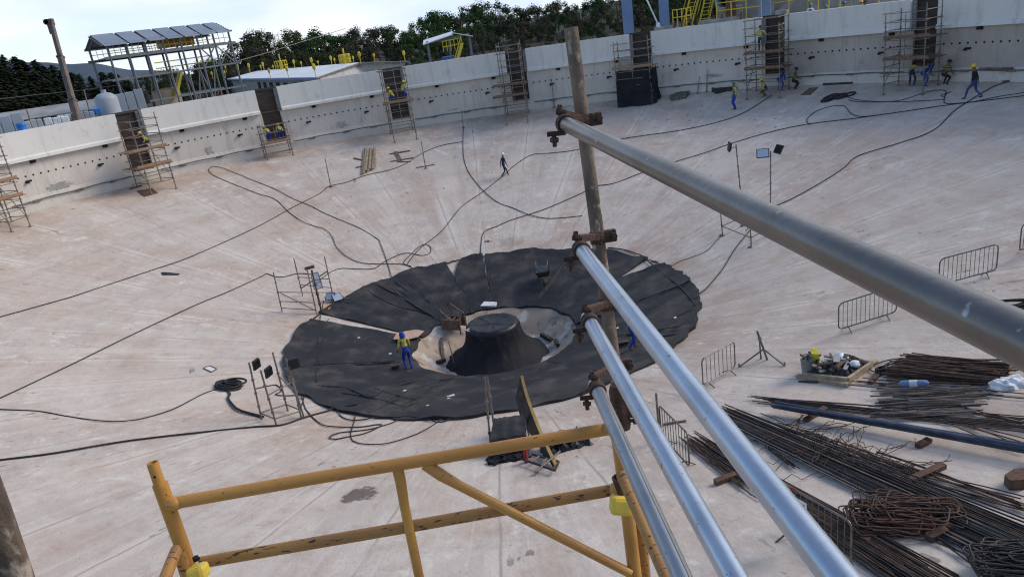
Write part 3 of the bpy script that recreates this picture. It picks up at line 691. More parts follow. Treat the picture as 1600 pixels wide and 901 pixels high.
cable([(525,634),(532,650),(550,657),(580,655),(620,652),(655,655),(690,660),(740,645),(790,630),(850,620),(905,608)], 'cable along the near rim of the sheets, passing under the sheeted table', .026)
cable([(506,470),(500,505),(497,530),(499,560),(493,585),(496,600),(480,612),(470,640)], 'pair of thin cords crossing the left sheets, left one', .022)
cable([(515,500),(503,516),(506,530),(496,560),(494,598)], 'pair of thin cords crossing the left sheets, right one', .022)
cable([(560,598),(580,606),(620,620),(660,628),(700,628),(740,620),(775,616),(787,622),(785,632)], 'cord curving across the front left sheet', .022)
cable([(468,600),(500,605),(540,608),(575,622),(590,618),(600,612),(640,600),(690,596),(725,590)], 'cord with a messy knot on the front sheet', .03)
cable([(465,610),(500,612),(510,606),(530,615),(560,620),(600,628),(640,640),(690,650),(720,645)], 'cord lying along the front rim of the left sheets', .026)
cable([(530,472),(545,475),(556,474),(556,480),(535,486),(520,490)], 'short cord bent on the back left sheet by the lamps', .022)
cable([(574,455),(590,466),(620,480),(650,487),(680,494)], 'cord in the crease of the back left sheet', .03)
cable([(1080,487),(1050,500),(1030,515),(1000,540),(960,560),(930,575)], 'cord across the right sheets behind the rails', .022)
def coil(px, label, rr, r, n, name='cable_coil'):
    e = thing(name, at(*px), label, 'cable coil')
    c = at(*px)
    for k in range(n):
        o = V((random.uniform(-1,1)*rr*.9, random.uniform(-.6,.6)*rr, 0)); b = MB(); q = []
        for j in range(25):
            t = 2*pi*j/24; p = c+o+V((rr*cos(t)*(1+.1*sin(k)), rr*.75*sin(t), 0)); p.z = floor_z(p.x, p.y)+r+.03*k; q.append(p)
        b.tube(q, r, 6); b.build('turn', M['cable'], e)
coil((371,604), 'coil of black cable on the floor left of the floodlight frame', .42, .04, 5)
coil((1298,155), 'coiled black hose on the shaded floor, left coil', .36, .05, 4)
coil((1318,151), 'coiled black hose on the shaded floor, right coil', .36, .05, 4)
coil((764,377), 'tiny pale loop of cord on the drop cable at the rim', .12, .015, 2)

# ------------------------------------------------------------------ posts, floodlights, barriers
def post(e, pb, pt, r, m, name='post', n=7):
    a = at(*pb); c = up_at(a, *pt); b = MB(); b.rod(a, c, r, n)
    for k in range(1, int((c-a).length/.5)):
        q = a.lerp(c, k*.5/(c-a).length); d = (c-a).normalized(); b.rod(q-d*.03, q+d*.03, r*1.7, n)
    b.build(name, m, e); return a, c
def lone(pb, pt, label, foot=None):
    e = thing('steel_post', at(*pb), label, 'post', 'single steel posts standing on the floor'); a, c = post(e, pb, pt, .03, M['steel_brown'])
    b = MB(); b.lathe(a, [(.14,0),(.14,.015),(.05,.02),(.04,.08)], 10); b.build('base_plate', M['rust'], e)
    if foot:
        b = MB(); p, q = at(*foot[0]), at(*foot[1]); b.bar(p+V((0,0,.04)), q+V((0,0,.04)), .07, .07); b.build('foot_bar', M['steel_brown'], e)
lone((517,292), (508,248), 'single thin steel post beside the long cable, left of the timber pile')
lone((665,263), (658,220), 'single thin steel post on a flat bar foot, right of the H of planks', ((650,263),(679,258)))
lone((1090,146), (1093,120), 'shorter of two rods standing against the wall right of the black sheeted scaffold')
lone((1104,144), (1105,110), 'taller of two rods standing against the wall right of the black sheeted scaffold')
lone((866,168), (862,126), 'dark standpipe against the wall left of the rusty pole')
lone((724,200), (721,172), 'short post at the top of the drop cable by the far wall')
def lamp(e, c, n, w=.5, h=.42, face=V((0,-1,0)), glass=True):
    """floodlight head: housing, glass, yoke"""
    Y = face.normalized(); X = Y.cross(V((0,0,1))).normalized(); Z = X.cross(Y)
    b = MB(); b.box(c, w, .07, h, (X,Y,Z), 0, .015)
    for k in range(5): b.box(c-Y*.06+X*(w*(k-2)*.17), .02, .06, h*.8, (X,Y,Z))
    o = b.build('lamp_head', M['black_lamp'], e)
    b = MB(); b.box(c+Y*.038, w*.86, .008, h*.84, (X,Y,Z)); b.build('lamp_glass', M['glass_lamp'] if glass else M['black_lamp'], o)
def frame_lights():
    e = thing('lamp_stand', at(420,650), 'low tube frame with three black floodlights at the left rim of the sheets', 'floodlight frame')
    P = {}
    for k, (b_, t_) in enumerate((((409,655),(389,566)),((432,664),(407,578)),((450,642),(426,550)),((475,652),(447,560)),((471,653),(452,572)))): P[k] = post(e, b_, t_, .032, M['steel_dark'], 'post')
    def led(i, j, fi, fj):
        b = MB(); b.rod(P[i][0].lerp(P[i][1], fi), P[j][0].lerp(P[j][1], fj), .026, 6); b.build('ledger', M['steel_dark'], e)
    for i, j in ((0,1),(1,3),(3,2),(2,0)): led(i, j, .12, .12)
    led(1,3,.55,.62); led(2,3,.6,.45)
    fc = (CAM-P[0][1]); fc.z = 0
    for i, off in ((0,.28),(1,.3)):
        t = P[i][1]; lamp(e, t+V((off*.75, 0, -.1)), 0, .34, .34, V((fc.x*.3+.5, -1, -.25))*-1, False)
    lamp(e, up_at(P[3][0], 459, 568), 0, .40, .36, V((-.3, 1, -.2)), False)
frame_lights()
def frame_tpost():
    e = thing('tube_frame', at(480,490), 'tube frame of thin posts and ledgers at the back left rim of the sheets', 'scaffold frame')
    P = [post(e, b_, t_, .028, M['steel_dark']) for b_, t_ in (((441,487),(427,425)),((495,491),(480,422)),((473,462),(459,403)),((522,470),(507,401)))]
    def led(i, fi, j, fj, r=.022):
        b = MB(); b.rod(P[i][0].lerp(P[i][1], fi), P[j][0].lerp(P[j][1], fj), r, 6); b.build('ledger', M['steel_dark'], e)
    for fi in (.1,.27,.5): led(0, fi, 1, fi)
    for fi in (.3,.5): led(2, fi, 3, fi)
    led(0,.52,1,.08); led(2,.2,3,.68,.035); led(1,.5,3,.2)
frame_tpost()
def tpost():
    e = thing('propped_t_head', at(503,489), 'rusty T headed prop standing inside the thin tube frame', 'prop'); a, c = post(e, (503,489), (487,422), .05, M['rust'], 'shaft')
    l = up_at(a, 476, 420); r = up_at(a, 491, 416); b = MB(); b.bar(l, r, .16, .12); b.build('head', M['rust'], e)
tpost()
def ground_lamp(px, label, yaw):
    c = at(*px); e = thing('floodlight', c, label, 'floodlight', 'floodlights resting at the rim of the sheets'); lamp(e, c+V((0,0,.3)), 0, .5, .42, V((sin(yaw), -cos(yaw), .9)))
    b = MB(); X = V((cos(yaw), sin(yaw), 0))
    b.tube([c+X*.3+V((0,0,.3)), c+X*.3+V((0,0,.03)), c-X*.3+V((0,0,.03)), c-X*.3+V((0,0,.3))], .018, 6); b.build('bracket', M['black_lamp'], e)
ground_lamp((518,472), 'pale faced floodlight at the back left rim, left of a pair', -.3)
ground_lamp((529,473), 'pale faced floodlight at the back left rim, right of a pair', .5)
for k, (a, c) in enumerate((((510,486),(521,476)),((505,484),(518,474)),((513,482),(525,475)))):
    stick('orange_board', a, c, .03, M['plywood'], ['nearest','leftmost','rightmost'][k]+' of three orange boards below the pair of pale floodlights', 'board', 'orange boards by the floodlights', wide=.16)
stick('offcut', (530,469), (545,467), .05, M['timber_dark'], 'brown timber just right of the pair of pale floodlights', 'timber', wide=.3)
for k, (c, w, h, lab) in enumerate((((493,434),.35,.5,'small pale framed pane hung high in the tube frame'), ((496,444),.4,.45,'small pale framed pane hung low in the tube frame'))):
    b0 = at(495,490); p = up_at(b0, *c); Y = (CAM-p); Y.z = 0; Y.normalize(); X = V((-Y.y, Y.x, 0)); b = MB()
    Zt = V((0,0,1))
    for s in (-1, 1): b.box(p+X*(s*w/2), .03, .03, h, (X,Y,Zt)); b.box(p+Zt*(s*h/2), w, .03, .03, (X,Y,Zt))
    o = b.build('framed_pane', M['steel_dark'], loc=p); tag(o, lab, 'pane'); b = MB(); b.box(p, w-.02, .01, h-.02, (X,Y,Zt)); b.build('pane', M['white_plastic'], o)
def tower_lights():
    e = thing('floodlight_tower', at(1174,385), 'slim tube tower with two tall floodlight masts behind the big rail', 'floodlight tower')
    L4 = [post(e, b_, t_, .03, M['steel_dark'], 'leg') for b_, t_ in (((1129,367),(1126,334)),((1174,386),(1172,350)))]
    m1 = post(e, (1162,352), (1150,226), .03, M['steel_dark'], 'mast'); m2 = post(e, (1204,368), (1204,236), .03, M['steel_dark'], 'mast')
    for a, c in ((L4[0],L4[1]),(L4[1],m2),(m2,m1),(m1,L4[0])):
        b = MB(); b.rod(a[0]+V((0,0,.45)), c[0]+V((0,0,.45)), .024, 6); b.build('ledger', M['steel_dark'], e)
    for q, m in (((1170,360),m1),((1186,332),m2)):
        b = MB(); b.rod(m[0].lerp(m[1], .42), m[0]+(m[1]-m[0])*.0+V((.9 if m is m1 else -1.3, -.3, .5)), .022, 6); b.build('brace', M['steel_dark'], e)
    for k in range(4):
        a = (L4+[m1, m2])[k][0]; b = MB(); b.lathe(a, [(.16,0),(.16,.015),(.04,.02),(.035,.12)], 10); b.build('base_plate', M['steel_dark'], e)
    f = (CAM-m2[1]); lamp(e, m2[1]+V((-.36,0,-.05)), 0, .55, .42, V((-.4,-1,.5))); lamp(e, m2[1]+V((.42,.1,.0)), 0, .55, .42, V((.9,.1,-.5)), False)
    lamp(e, m1[1]+V((-.34,0,-.05)), 0, .5, .45, V((-1,.2,.15)), False)
    b = MB(); b.rod(m1[1]+V((-.3,0,-.12)), m1[1]+V((0,0,-.12)), .02, 6); b.build('arm', M['steel_dark'], e)
tower_lights()
lone((1031,690), (1025,614), 'dark upright bar at the left end of the rusty barrier seen end on')
stick('bar_offcut', (1036,664), (1072,658), .03, M['steel_brown'], 'short bar lying behind the rusty barrier seen end on', 'bar')
def tripod():
    a = at(1199,562); e = thing('prop_tripod', a, 'leaning steel prop with two splayed feet beside the crowd barrier', 'prop'); c = up_at(a, 1183, 517)
    b = MB(); b.rod(a, c, .035); b.rod(a.lerp(c,.7), a.lerp(c,.78), .06); b.build('shaft', M['steel_brown'], e)
    for q in ((1155,573),(1226,571),(1189,561)):
        f = at(*q); b = MB(); b.rod(a.lerp(c, .38 if q[0] != 1189 else .8), f, .024, 6); b.rod(f, f+V((0,0,.12)), .03, 6); b.build('leg', M['steel_brown'], e)
tripod()
def barrier(pa, pb, label, nb=12, h=1.05, sign=False):
    a, c = at(*pa), at(*pb); L = (c-a).length; X = (c-a).normalized(); Z = V((0,0,1)); e = thing('crowd_barrier', (a+c)/2, label, 'barrier', 'grey crowd barriers on the tank floor')
    b = MB(); z0 = .16; r = .14; n = 5; pts = []
    def P(x, z): return a+X*x+Z*z
    for (cx, cz, a0) in ((L-r, h-r, 0), (r, h-r, pi/2), (r, z0+r, pi), (L-r, z0+r, 1.5*pi)):
        for k in range(n+1): t = a0+pi/2*k/n; pts.append(P(cx+r*cos(t), cz+r*sin(t)))
    b.tube(pts+[pts[0]], .021, 7); b.build('frame', M['galv_old'], e)
    for k in range(nb):
        x = L*(k+1)/(nb+1); b = MB(); b.rod(P(x, z0), P(x, h), .0095, 5); b.build('bar', M['galv_old'], e)
    Yv = X.cross(Z).normalized()
    for x in (L*.17, L*.83):
        b = MB(); b.tube([P(x,0)+Yv*.3-Z*.0, P(x, z0), P(x,0)-Yv*.3], .018, 6); b.build('foot', M['galv_old'], e)
    if sign:
        b = MB(); b.box(P(L*.36, h*.70)+Yv*(.04*(1 if Yv.y < 0 else -1)), .34, .012, .42, (X, Yv, Z)); o = b.build('paper_notice', M['white_plastic'], e)
        for k in range(6):
            b = MB(); b.box(P(L*.36, h*.70+.15-.06*k)+Yv*(.048*(1 if Yv.y < 0 else -1)), .26-.05*(k % 3), .004, .018, (X, Yv, Z)); b.build('text_line', M['black_lamp'], o)
        b = MB(); b.rod(P(L*.2, h), P(L*.27, h), .024, 7); b.build('red_tape', M['red'], e)
barrier((1466,452), (1556,429), 'crowd barrier at upper right, standing alone on the pale slope')
barrier((1310,522), (1400,494), 'crowd barrier just below the big rail, cut by the rail at one end')
barrier((1099,610), (1149,580), 'crowd barrier with square corners left of the leaning prop', 7)
barrier((1034,688), (1078,738), 'rusty crowd barrier seen nearly end on between two rails', 9)
barrier((1218,828), (1329,905), 'nearest crowd barrier with a paper notice, beside the brown rebar bundle', 11, 1.1, True)
barrier((1592,399), (1660,372), 'crowd barrier cut by the right edge of the picture')
# ------------------------------------------------------------------ wall scaffolds
def tower(A, B, top, decks, label, levels=None, tall=None, ext=(.2,.3), wrapped=False, gap=.55, deckmat='timber', half=False):
    a, b_ = at(*A), at(*B); c = (a+b_)/2; th = atan2(c.x, c.y); out = V((sin(th), cos(th), 0)); t = V((cos(th), -sin(th), 0)); Z = V((0,0,1))
    dp = R - hypot(c.x, c.y) - gap; w = abs((b_-a).dot(t))
    e = thing('scaffold_tower', c, label, 'scaffold', 'tube scaffold towers along the tank wall')
    ztop = up_at(b_, *top).z; r = .034
    def foot(i, j): 
        p = c + t*(w/2*(-1 if i == 0 else 1)) + out*(dp*j); p.z = floor_z(p.x, p.y); return p
    H = {}
    for i in (0,1):
        for j in (0,1):
            p = foot(i, j); zt = ztop + random.uniform(-.35,.25) + (tall or 0)*(1 if (i, j) == (1, 1) else 0)
            H[i,j] = p; b = MB(); b.rod(p+Z*.02, V((p.x, p.y, zt)), r, 7); b.lathe(p, [(.13,0),(.13,.02),(.05,.03),(.045,.16)], 10)
            for k in range(1, int((zt-p.z)/.5)): q = p+Z*(k*.5); b.rod(q-Z*.035, q+Z*.035, r*1.8, 7)
            b.build('standard', M['steel_dark'], e)
    if w > 1.3:
        p = (H[0,0]+H[1,0])/2; b = MB(); b.rod(p+Z*(1.6), V((p.x, p.y, ztop-.4)), r*.85, 6); b.build('guard_post', M['steel_dark'], e)
    zb = max(H[k].z for k in H)+.25
    lv = levels or [zb + k*.52 for k in range(int((ztop-zb)/.52)+1)]
    for n_, z in enumerate(lv):
        for j in (0,1):
            if j == 1 and n_ % 3 == 2: continue
            b = MB(); p, q = H[0,j], H[1,j]; ov = random.uniform(.05,.3)
            b.rod(V((p.x,p.y,z))-t*ov, V((q.x,q.y,z+random.uniform(-.02,.02)))+t*random.uniform(.05,.25), .024, 6); b.build('ledger', M['steel_dark'], e)
        for i in (0,1):
            b = MB(); p, q = H[i,0], H[i,1]; b.rod(V((p.x,p.y,z+.04))-out*.08, V((q.x,q.y,z+.04))+out*.08, .024, 6); b.build('transom', M['steel_dark'], e)
    for i in (0,1):
        b = MB(); p, q = H[i,0], H[i,1]; b.rod(V((p.x,p.y,zb)), V((q.x,q.y,zb+1.9)), .022, 6); b.build('brace', M['steel_dark'], e)
    zs = []
    for k, d in enumerate(decks):
        z = up_at(b_, *d).z; zs.append(z); nb = max(3, int((dp+.1)/.26))
        for j in range(nb):
            if half and j > nb*.6: break
            q = c + out*(-.05 + (dp+.1)*(j+.5)/nb); q.z = z
            b = MB(); l0, l1 = w/2+ext[0]+random.uniform(0,.12), w/2+ext[1]+random.uniform(0,.12)
            b.bar(q-t*l0+Z*random.uniform(-.015,.015), q+t*l1+Z*random.uniform(-.015,.015), .235, .045); b.build('plank', M[deckmat], e)
        b = MB(); q = c-out*.06; q.z = z+.11; b.bar(q-t*(w/2+ext[0]*.8), q+t*(w/2+ext[1]*.8), .03, .17); b.build('toe_board', M[deckmat], e)
    return e, c, t, out, dp, w, zs
T = {}
T[0] = tower((13,361),(53,355),(2,200),[(35,278),(42,304)], 'scaffold tower cut by the left edge of the picture, two plank decks')
T[1] = tower((237,304),(276,294.5),(241,180),[(255,229),(262,254)], 'tall scaffold tower with two plank decks below the steel frame building', tall=1.3, ext=(.5,.25))
T[2] = tower((418,250),(459,243),(443,188),[(452,219)], 'lowest scaffold tower, with two workers bending on its deck', ext=(.1,.1))
T[3] = tower((617,224),(651.5,217),(626,98),[(640,157)], 'scaffold tower with a single orange plank deck at mid height, left of the stair shelter', ext=(.1,.3))
T[4] = tower((792,196),(825,191),(815,66),[(822,130),(824,147)], 'scaffold tower just left of the rusty pole, planks overhanging its left side', ext=(.8,.2), deckmat='timber_dark')
T[5] = tower((969,164),(1016.6,167),(1016,56),[(1015,104)], 'scaffold tower wrapped in black sheeting below its single deck', ext=(.3,.3))
T[6] = tower((1167,156),(1219,153),(1217,26),[(1218,81),(1218,106)], 'scaffold tower crowded with workers, below the blue column', ext=(.15,.35), deckmat='timber_dark')
T[7] = tower((1381,148),(1441,149),(1450,8),[(1446,58),(1443,92)], 'rightmost scaffold tower, two workers in blue bending under its deck', ext=(.1,.35), deckmat='timber_dark')
def wrap():
    e, c, t, out, dp, w, zs = T[5]; Z = V((0,0,1)); zt = zs[0]-.12
    def sheet_(p0, p1, name, sag, zb):
        b = MB(); n, m = 26, 14; vs = []
        for j in range(m+1):
            for k in range(n+1):
                u, v = k/n, j/m; p = p0.lerp(p1, u); fl = floor_z(p.x, p.y)+.03
                z = zt + (max(fl, fl+zb*(1-abs(2*u-1)))-zt)*v - .25*sin(pi*u)*(1-v)*.4
                nn = (p1-p0).cross(Z).normalized()
                q = V((p.x, p.y, z)) + nn*(.10*noise.noise(V((u*4, v*3, sag)))+.07*sin(u*14+v*5)*v+.25*v*v) ; vs.append(q)
        fs = [(j*(n+1)+k, j*(n+1)+k+1, (j+1)*(n+1)+k+1, (j+1)*(n+1)+k) for j in range(m) for k in range(n)]
        b.add(vs, fs, 0, True); b.add([q-(p1-p0).cross(Z).normalized()*.012 for q in vs], [f[::-1] for f in fs], 0, True); b.build(name, M['sheet_soft'], o)
    o = thing('wrapping_sheet', c, 'black plastic sheet draped round the lower half of a scaffold tower', 'sheeting')
    l, r_ = c-t*(w/2+.03)-out*.0, c+t*(w/2+.03)
    sheet_(l, r_, 'front_drape', 1., .0); sheet_(r_, r_+out*dp+t*.25, 'side_drape', 4., .1)
wrap()
# bits along the wall
flat('steel_mat', [(214,299),(238,295),(247,302),(226,308)], .05, M['rust'], 'rusty brown mat at the foot of the tall left scaffold', 'mat')
flat('plank_heap', [(1047,153),(1060,148),(1078,146),(1072,154),(1050,158)], .22, M['rubble'], 'low heap of boards and cloth by the wall right of the black sheeted scaffold', 'board heap', rag=.1)
flat('black_bundle', [(1113,143),(1145,137),(1150,141),(1120,147)], .28, M['debris_black'], 'long black bundle at the wall foot behind the man in blue overalls', 'bundle', rag=.12)
flat('dark_mat', [(1250,149),(1265,138),(1279,137),(1266,149)], .03, M['timber_dark'], 'dark mat on the shaded floor right of the crowded scaffold', 'mat')
stick('dark_bar', (1286,133), (1332,131), .06, M['rebar_black'], 'dark straight bar along the wall foot under the weep holes', 'bar')
stick('dark_bar', (203,296), (222,291), .05, M['rebar_brown'], 'short dark bar by the tall left scaffold', 'bar')
def outlet():
    th, z = cyl(1582, 107, R-.1); p = pol(th, R-.1, z); e = thing('wall_outlet_pipe', p, 'dark angle pipe coming off the wall at the right edge', 'pipe'); f = at(1582,127)
    b = MB(); b.tube([pol(th-.06, R-.1, z), p, V((f.x, f.y, p.z-.05)), f], .06, 7); b.build('pipe', M['pipe_dark'], e)
    b = MB(); b.bar(f-V((.6,0,-.05)), f+V((.3,.0,.05)), .12, .1); b.build('elbow', M['pipe_dark'], e)
outlet()
def loose_timbers():
    spots = [((566+q*2.6+random.uniform(-1,1), 272-q*.9+random.uniform(-1,2)), (571+q*1.9+random.uniform(-2,2), 236-q*.2+random.uniform(-2,2))) for q in range(9)]
    for k, (a, c) in enumerate(spots):
        p, q = at(*a), at(*c); b = MB(); l = .10+.05*(k % 3); b.bar(p+V((0,0,l)), q+V((0,0,l)), .13, .06)
        tag(b.build('timber_pole', M['timber_pale' if k % 3 else 'timber'], loc=(p+q)/2), 'long pale timber in the fanned pile on the left of the H of planks', 'timber', 'fanned pile of long timbers')
    stick('bearer', (553,248), (588,256), .045, M['timber_dark'], 'thin dark bearer crossing under the fanned timber pile, upper end left', 'timber', wide=.1)
    stick('bearer', (556,263), (578,258), .045, M['timber_dark'], 'short dark bearer under the lower end of the fanned timber pile', 'timber', wide=.1)
    for a, c, w, lab in (((609,241),(641,236),.2,'top plank of the H of planks'), ((611,253),(646,247),.22,'bottom plank of the H of planks'), ((618,238),(626,253),.3,'cross plank of the H of planks'), ((620,254),(642,253),.14,'short plank just below the H of planks')):
        stick('loose_plank', a, c, .03, M['timber_dark'], lab, 'plank', 'planks lying in an H', wide=w)
loose_timbers()
flat('dark_sheet', [(252,426),(258,425.5),(281,428),(278,430),(254,430)], .03, M['rebar_black'], 'dark flat strip lying alone on the pale floor at left', 'sheet')
def small_frame():
    px = [(318,576),(328,572),(339,577),(331,582)]; e = thing('glazed_frame', at(328,577), 'small greenish glazed frame lying on the floor at left', 'frame')
    for i in range(4): b = MB(); b.bar(at(*px[i])+V((0,0,.03)), at(*px[(i+1)%4])+V((0,0,.03)), .04, .04); b.build('rail', M['steel_dark'], e)
    b = MB(); b.prism([at(*q)+V((0,0,.02)) for q in px], V((0,0,.006))); b.build('pane', M['white_plastic'], e)
small_frame()
flat('cement_spill', [(296,577),(303,574),(305,580),(297,583)], .02, M['concrete_grey'], 'small grey cement dollop left of the glazed frame', 'spill', rag=.05)

# ------------------------------------------------------------------ people
def ik(a, c, l1, l2, pole):
    d = c-a; L = d.length; L2 = min(L, (l1+l2)*.995); d = d.normalized(); c = a+d*L2
    x = (l1*l1-l2*l2+L2*L2)/(2*L2); h = sqrt(max(l1*l1-x*x, 0)); p = pole-d*pole.dot(d); p = p.normalized() if p.length > 1e-5 else V((0,1,0))
    return a+d*x+p*h, c
PN = [0]
def person(pos, yaw, label, top='mid_blue', legs='mid_blue', helmet='helmet_white', sleeve=None, pelvis=.93, lean=4, feet=((-.11,.0),(.11,.0)), hands=None, head=(0,0), scale=1.0, boots='boots', skin='skin', hood=None, upper=None, foot_z=(0,0), twist=0, group='workers on the site', vest=None):
    """pos: ground point; yaw 0 looks along +Y, counter-clockwise; lean in degrees forward"""
    PN[0] += 1
    Z = V((0,0,1)); ln = radians(lean); Ux = V((1,0,0)); Uy = V((0,cos(ln),-sin(ln))); Uz = V((0,sin(ln),cos(ln)))
    P = V((0, -.12*sin(ln), pelvis))
    def U(x, y, z): return P + Ux*x + Uy*y + Uz*z
    waist, chest, neck = U(0,.01,.16), U(0,.015,.38), U(0,-.01,.545)
    hp = radians(head[0]); hw = radians(head[1]); Hz = (Uz*.6+Z*.4).normalized(); Hy = V((sin(hw), 1, -math.tan(hp))); Hy = (Hy-Hz*Hy.dot(Hz)).normalized(); Hx = Hy.cross(Hz)
    hb, hc, ht = neck+Hz*.07+Hy*.01, neck+Hz*.16+Hy*.025, neck+Hz*.23+Hy*.02
    Vt, E, Rr, S = [], [], [], []
    def v(p, r, par, m):
        Vt.append(p); Rr.append(r); i = len(Vt)-1
        if par is not None: E.append((par, i)); S.append((par, i, m))
        return i
    ip = v(P, (.155,.115), None, legs); iw = v(waist, (.145,.105), ip, top); ic = v(chest, (.17,.12), iw, upper or top); isx = v(U(0,0,.48), (.12,.09), ic, upper or top)
    inn = v(neck, (.062,.062), isx, skin); ih = v(hb, (.075,.08), inn, skin); ih2 = v(hc, (.082,.098), ih, skin); v(ht, (.07,.085), ih2, skin)
    wr = []
    for s, k in ((-1,0),(1,1)):
        hipj = P+V((.095*s, 0, -.05)); an = V((feet[k][0], feet[k][1], .085+foot_z[k]))
        kn, an = ik(hipj, an, .43, .43, V((.12*s, 1, 0)))
        a = v(hipj, (.098,.098), ip, legs); b = v(hipj.lerp(kn,.5), (.082,.086), a, legs); c = v(kn, (.06,.064), b, legs); d = v(kn.lerp(an,.4), (.058,.062), c, legs); f = v(an, (.047,.05), d, legs)
        h = v(an+V((.02*s,.03,-.05)), (.045,.036), f, boots); v(an+V((.035*s,.17,-.055)), (.042,.028), h, boots)
        sh = U(.185*s, 0, .46); hd = hands[k] if hands else (.27*s, .06, -.12); hd = U(*hd)
        el, hd = ik(sh, hd, .29, .26, V((.35*s, -.9, -.2)))
        sl = sleeve or upper or top
        a = v(sh, (.066,.066), isx, sl); b = v(sh.lerp(el,.5), (.053,.053), a, sl); c = v(el, (.045,.045), b, sl); d = v(el.lerp(hd,.5), (.04,.04), c, sl); f = v(hd, (.029,.029), d, skin)
        fd = (hd-el).normalized(); v(hd+fd*.06, (.038,.022), f, skin); wr.append((hd+fd*.06, fd, s))
    me = bpy.data.meshes.new('tmp'); me.from_pydata(Vt, E, []); o = bpy.data.objects.new('tmp', me); COL.objects.link(o)
    sk = o.modifiers.new('s', 'SKIN'); sk.use_smooth_shade = True; sk.branch_smoothing = .4
    for q, rr in zip(me.skin_vertices[0].data, Rr): q.radius = rr
    me.skin_vertices[0].data[0].use_root = True
    ss = o.modifiers.new('u', 'SUBSURF'); ss.levels = 1; ss.render_levels = 1
    dg = bpy.context.evaluated_depsgraph_get(); dg.update(); m2 = bpy.data.meshes.new_from_object(o.evaluated_get(dg)); bpy.data.objects.remove(o); bpy.data.meshes.remove(me)
    names = []
    def mi(n):
        if n not in names: names.append(n)
        return names.index(n)
    segs = [(Vt[a], Vt[b], mi(n)) for a, b, n in S]
    mb = MB(); vs = [q.co.copy() for q in m2.vertices]; fs = [list(f.vertices) for f in m2.polygons]
    mb.v = vs; mb.f = fs; mb.sm = [True]*len(fs)
    for f in m2.polygons:
        c = f.center; best, bi = 9, 0
        for a, b, n in segs:
            d = b-a; t = max(0, min(1, (c-a).dot(d)/d.length_squared)); q = (c-(a+d*t)).length-.0*n
            if q < best: best, bi = q, n
        mb.mi.append(bi)
    bpy.data.meshes.remove(m2)
    for hd, fd, s in wr:            # four fingers and a thumb, gently curled
        sd_ = V((1,0,0)); sd_ = (sd_-fd*sd_.dot(fd)); sd_ = sd_.normalized() if sd_.length > .1 else V((0,1,0)); pn = fd.cross(sd_)
        for k, L in enumerate((.072,.085,.08,.062)):
            p = hd+sd_*((k-1.5)*.019)+fd*.012; q = p+fd*L*.5; mb.tube([p, q, q+fd*L*.35+pn*L*.3*(1 if pn.y > 0 else -1)], .008, 5, mi(skin), True, [.009,.0085,.007])
        p = hd-sd_*.03*s-fd*.02; mb.tube([p, p-sd_*.03*s+fd*.03, p-sd_*.035*s+fd*.06], .01, 5, mi(skin), True, [.011,.01,.008])
    # face: nose, eyes, ears
    mb.tube([hc+Hy*.085+Hz*.02, hc+Hy*.118-Hz*.02, hc+Hy*.098-Hz*.03], .012, 5, mi(skin), True, [.008,.015,.01])
    for s in (-1, 1):
        mb.lathe(hc+Hy*.086+Hx*(.032*s)+Hz*.018, [(.0,-.009),(.009,0),(.0,.009)], 6, mi('eye')); mb.box(hc+Hx*(.088*s), .018, .035, .055, (Hx,Hy,Hz), mi(skin))
    mb.box(hc+Hy*.092-Hz*.055, .045, .012, .010, (Hx,Hy,Hz), mi('red'))
    rot = Matrix.Rotation(yaw, 4, 'Z'); base = V(pos)
    W = lambda p: base + (rot @ (p*scale))
    body = MB(); body.v = [W(p) for p in mb.v]; body.f = mb.f; body.mi = mb.mi; body.sm = mb.sm
    e = body.build('person', [M[n] for n in names], loc=base); tag(e, label, 'person', group)
    r3 = lambda q: (rot @ q)
    if helmet:
        h = MB(); c0 = W(hc+Hz*.035-Hy*.005); ax = (r3(Hx), r3(Hy), r3(Hz)); s_ = scale
        h.lathe(c0, [(.152*s_,-.012*s_),(.150*s_,.004*s_),(.122*s_,.012*s_),(.122*s_,.05*s_),(.108*s_,.09*s_),(.075*s_,.12*s_),(.03*s_,.134*s_),(.001,.136*s_)], 16, ax=ax)
        h.box(c0+ax[1]*(.15*s_)-ax[2]*.006*s_, .15*s_, .08*s_, .012*s_, ax); h.box(c0+ax[2]*(.125*s_), .025*s_, .17*s_, .03*s_, ax)
        h.build('helmet', M[helmet], e)
    if hood:
        h = MB(); c0 = W(hc-Hy*.02); ax = (r3(Hx), r3(Hy), r3(Hz)); h.lathe(c0, [(.13*scale,-.16*scale),(.125*scale,-.08*scale),(.112*scale,0),(.10*scale,.05*scale),(.06*scale,.09*scale)], 12, ax=ax); h.build('hood', M[hood], e)
    if vest:
        for z, nm in ((.24,'waist_band'),(.40,'chest_band')):
            b = MB(); c0 = W(U(0,.012,z)); ax = (r3(Ux), r3(Uy), r3(Uz)); q = [c0+ax[0]*(.178*scale*cos(k*pi/8))+ax[1]*(.128*scale*sin(k*pi/8)) for k in range(17)]
            b.tube(q, .022*scale, 5); b.build(nm, M[vest], e)
    return e
def face(p, x, y):
    """yaw that looks from p towards photo point x, y on the floor"""
    q = at(x, y); d = q-p; return atan2(-d.x, d.y)
to_cam = lambda p: atan2(-(CAM.x-p.x), CAM.y-p.y)
walk = dict(feet=((-.10,.34),(.11,-.32)), pelvis=.90, foot_z=(0,.05))
p = at(789,276); person(p, to_cam(p)+2.0, 'man in a navy suit and white helmet striding across the far slope', 'navy','navy','helmet_white', lean=6, hands=((-.25,-.1,-.08),(.26,.2,-.05)), head=(14,10), scale=.93, **walk)
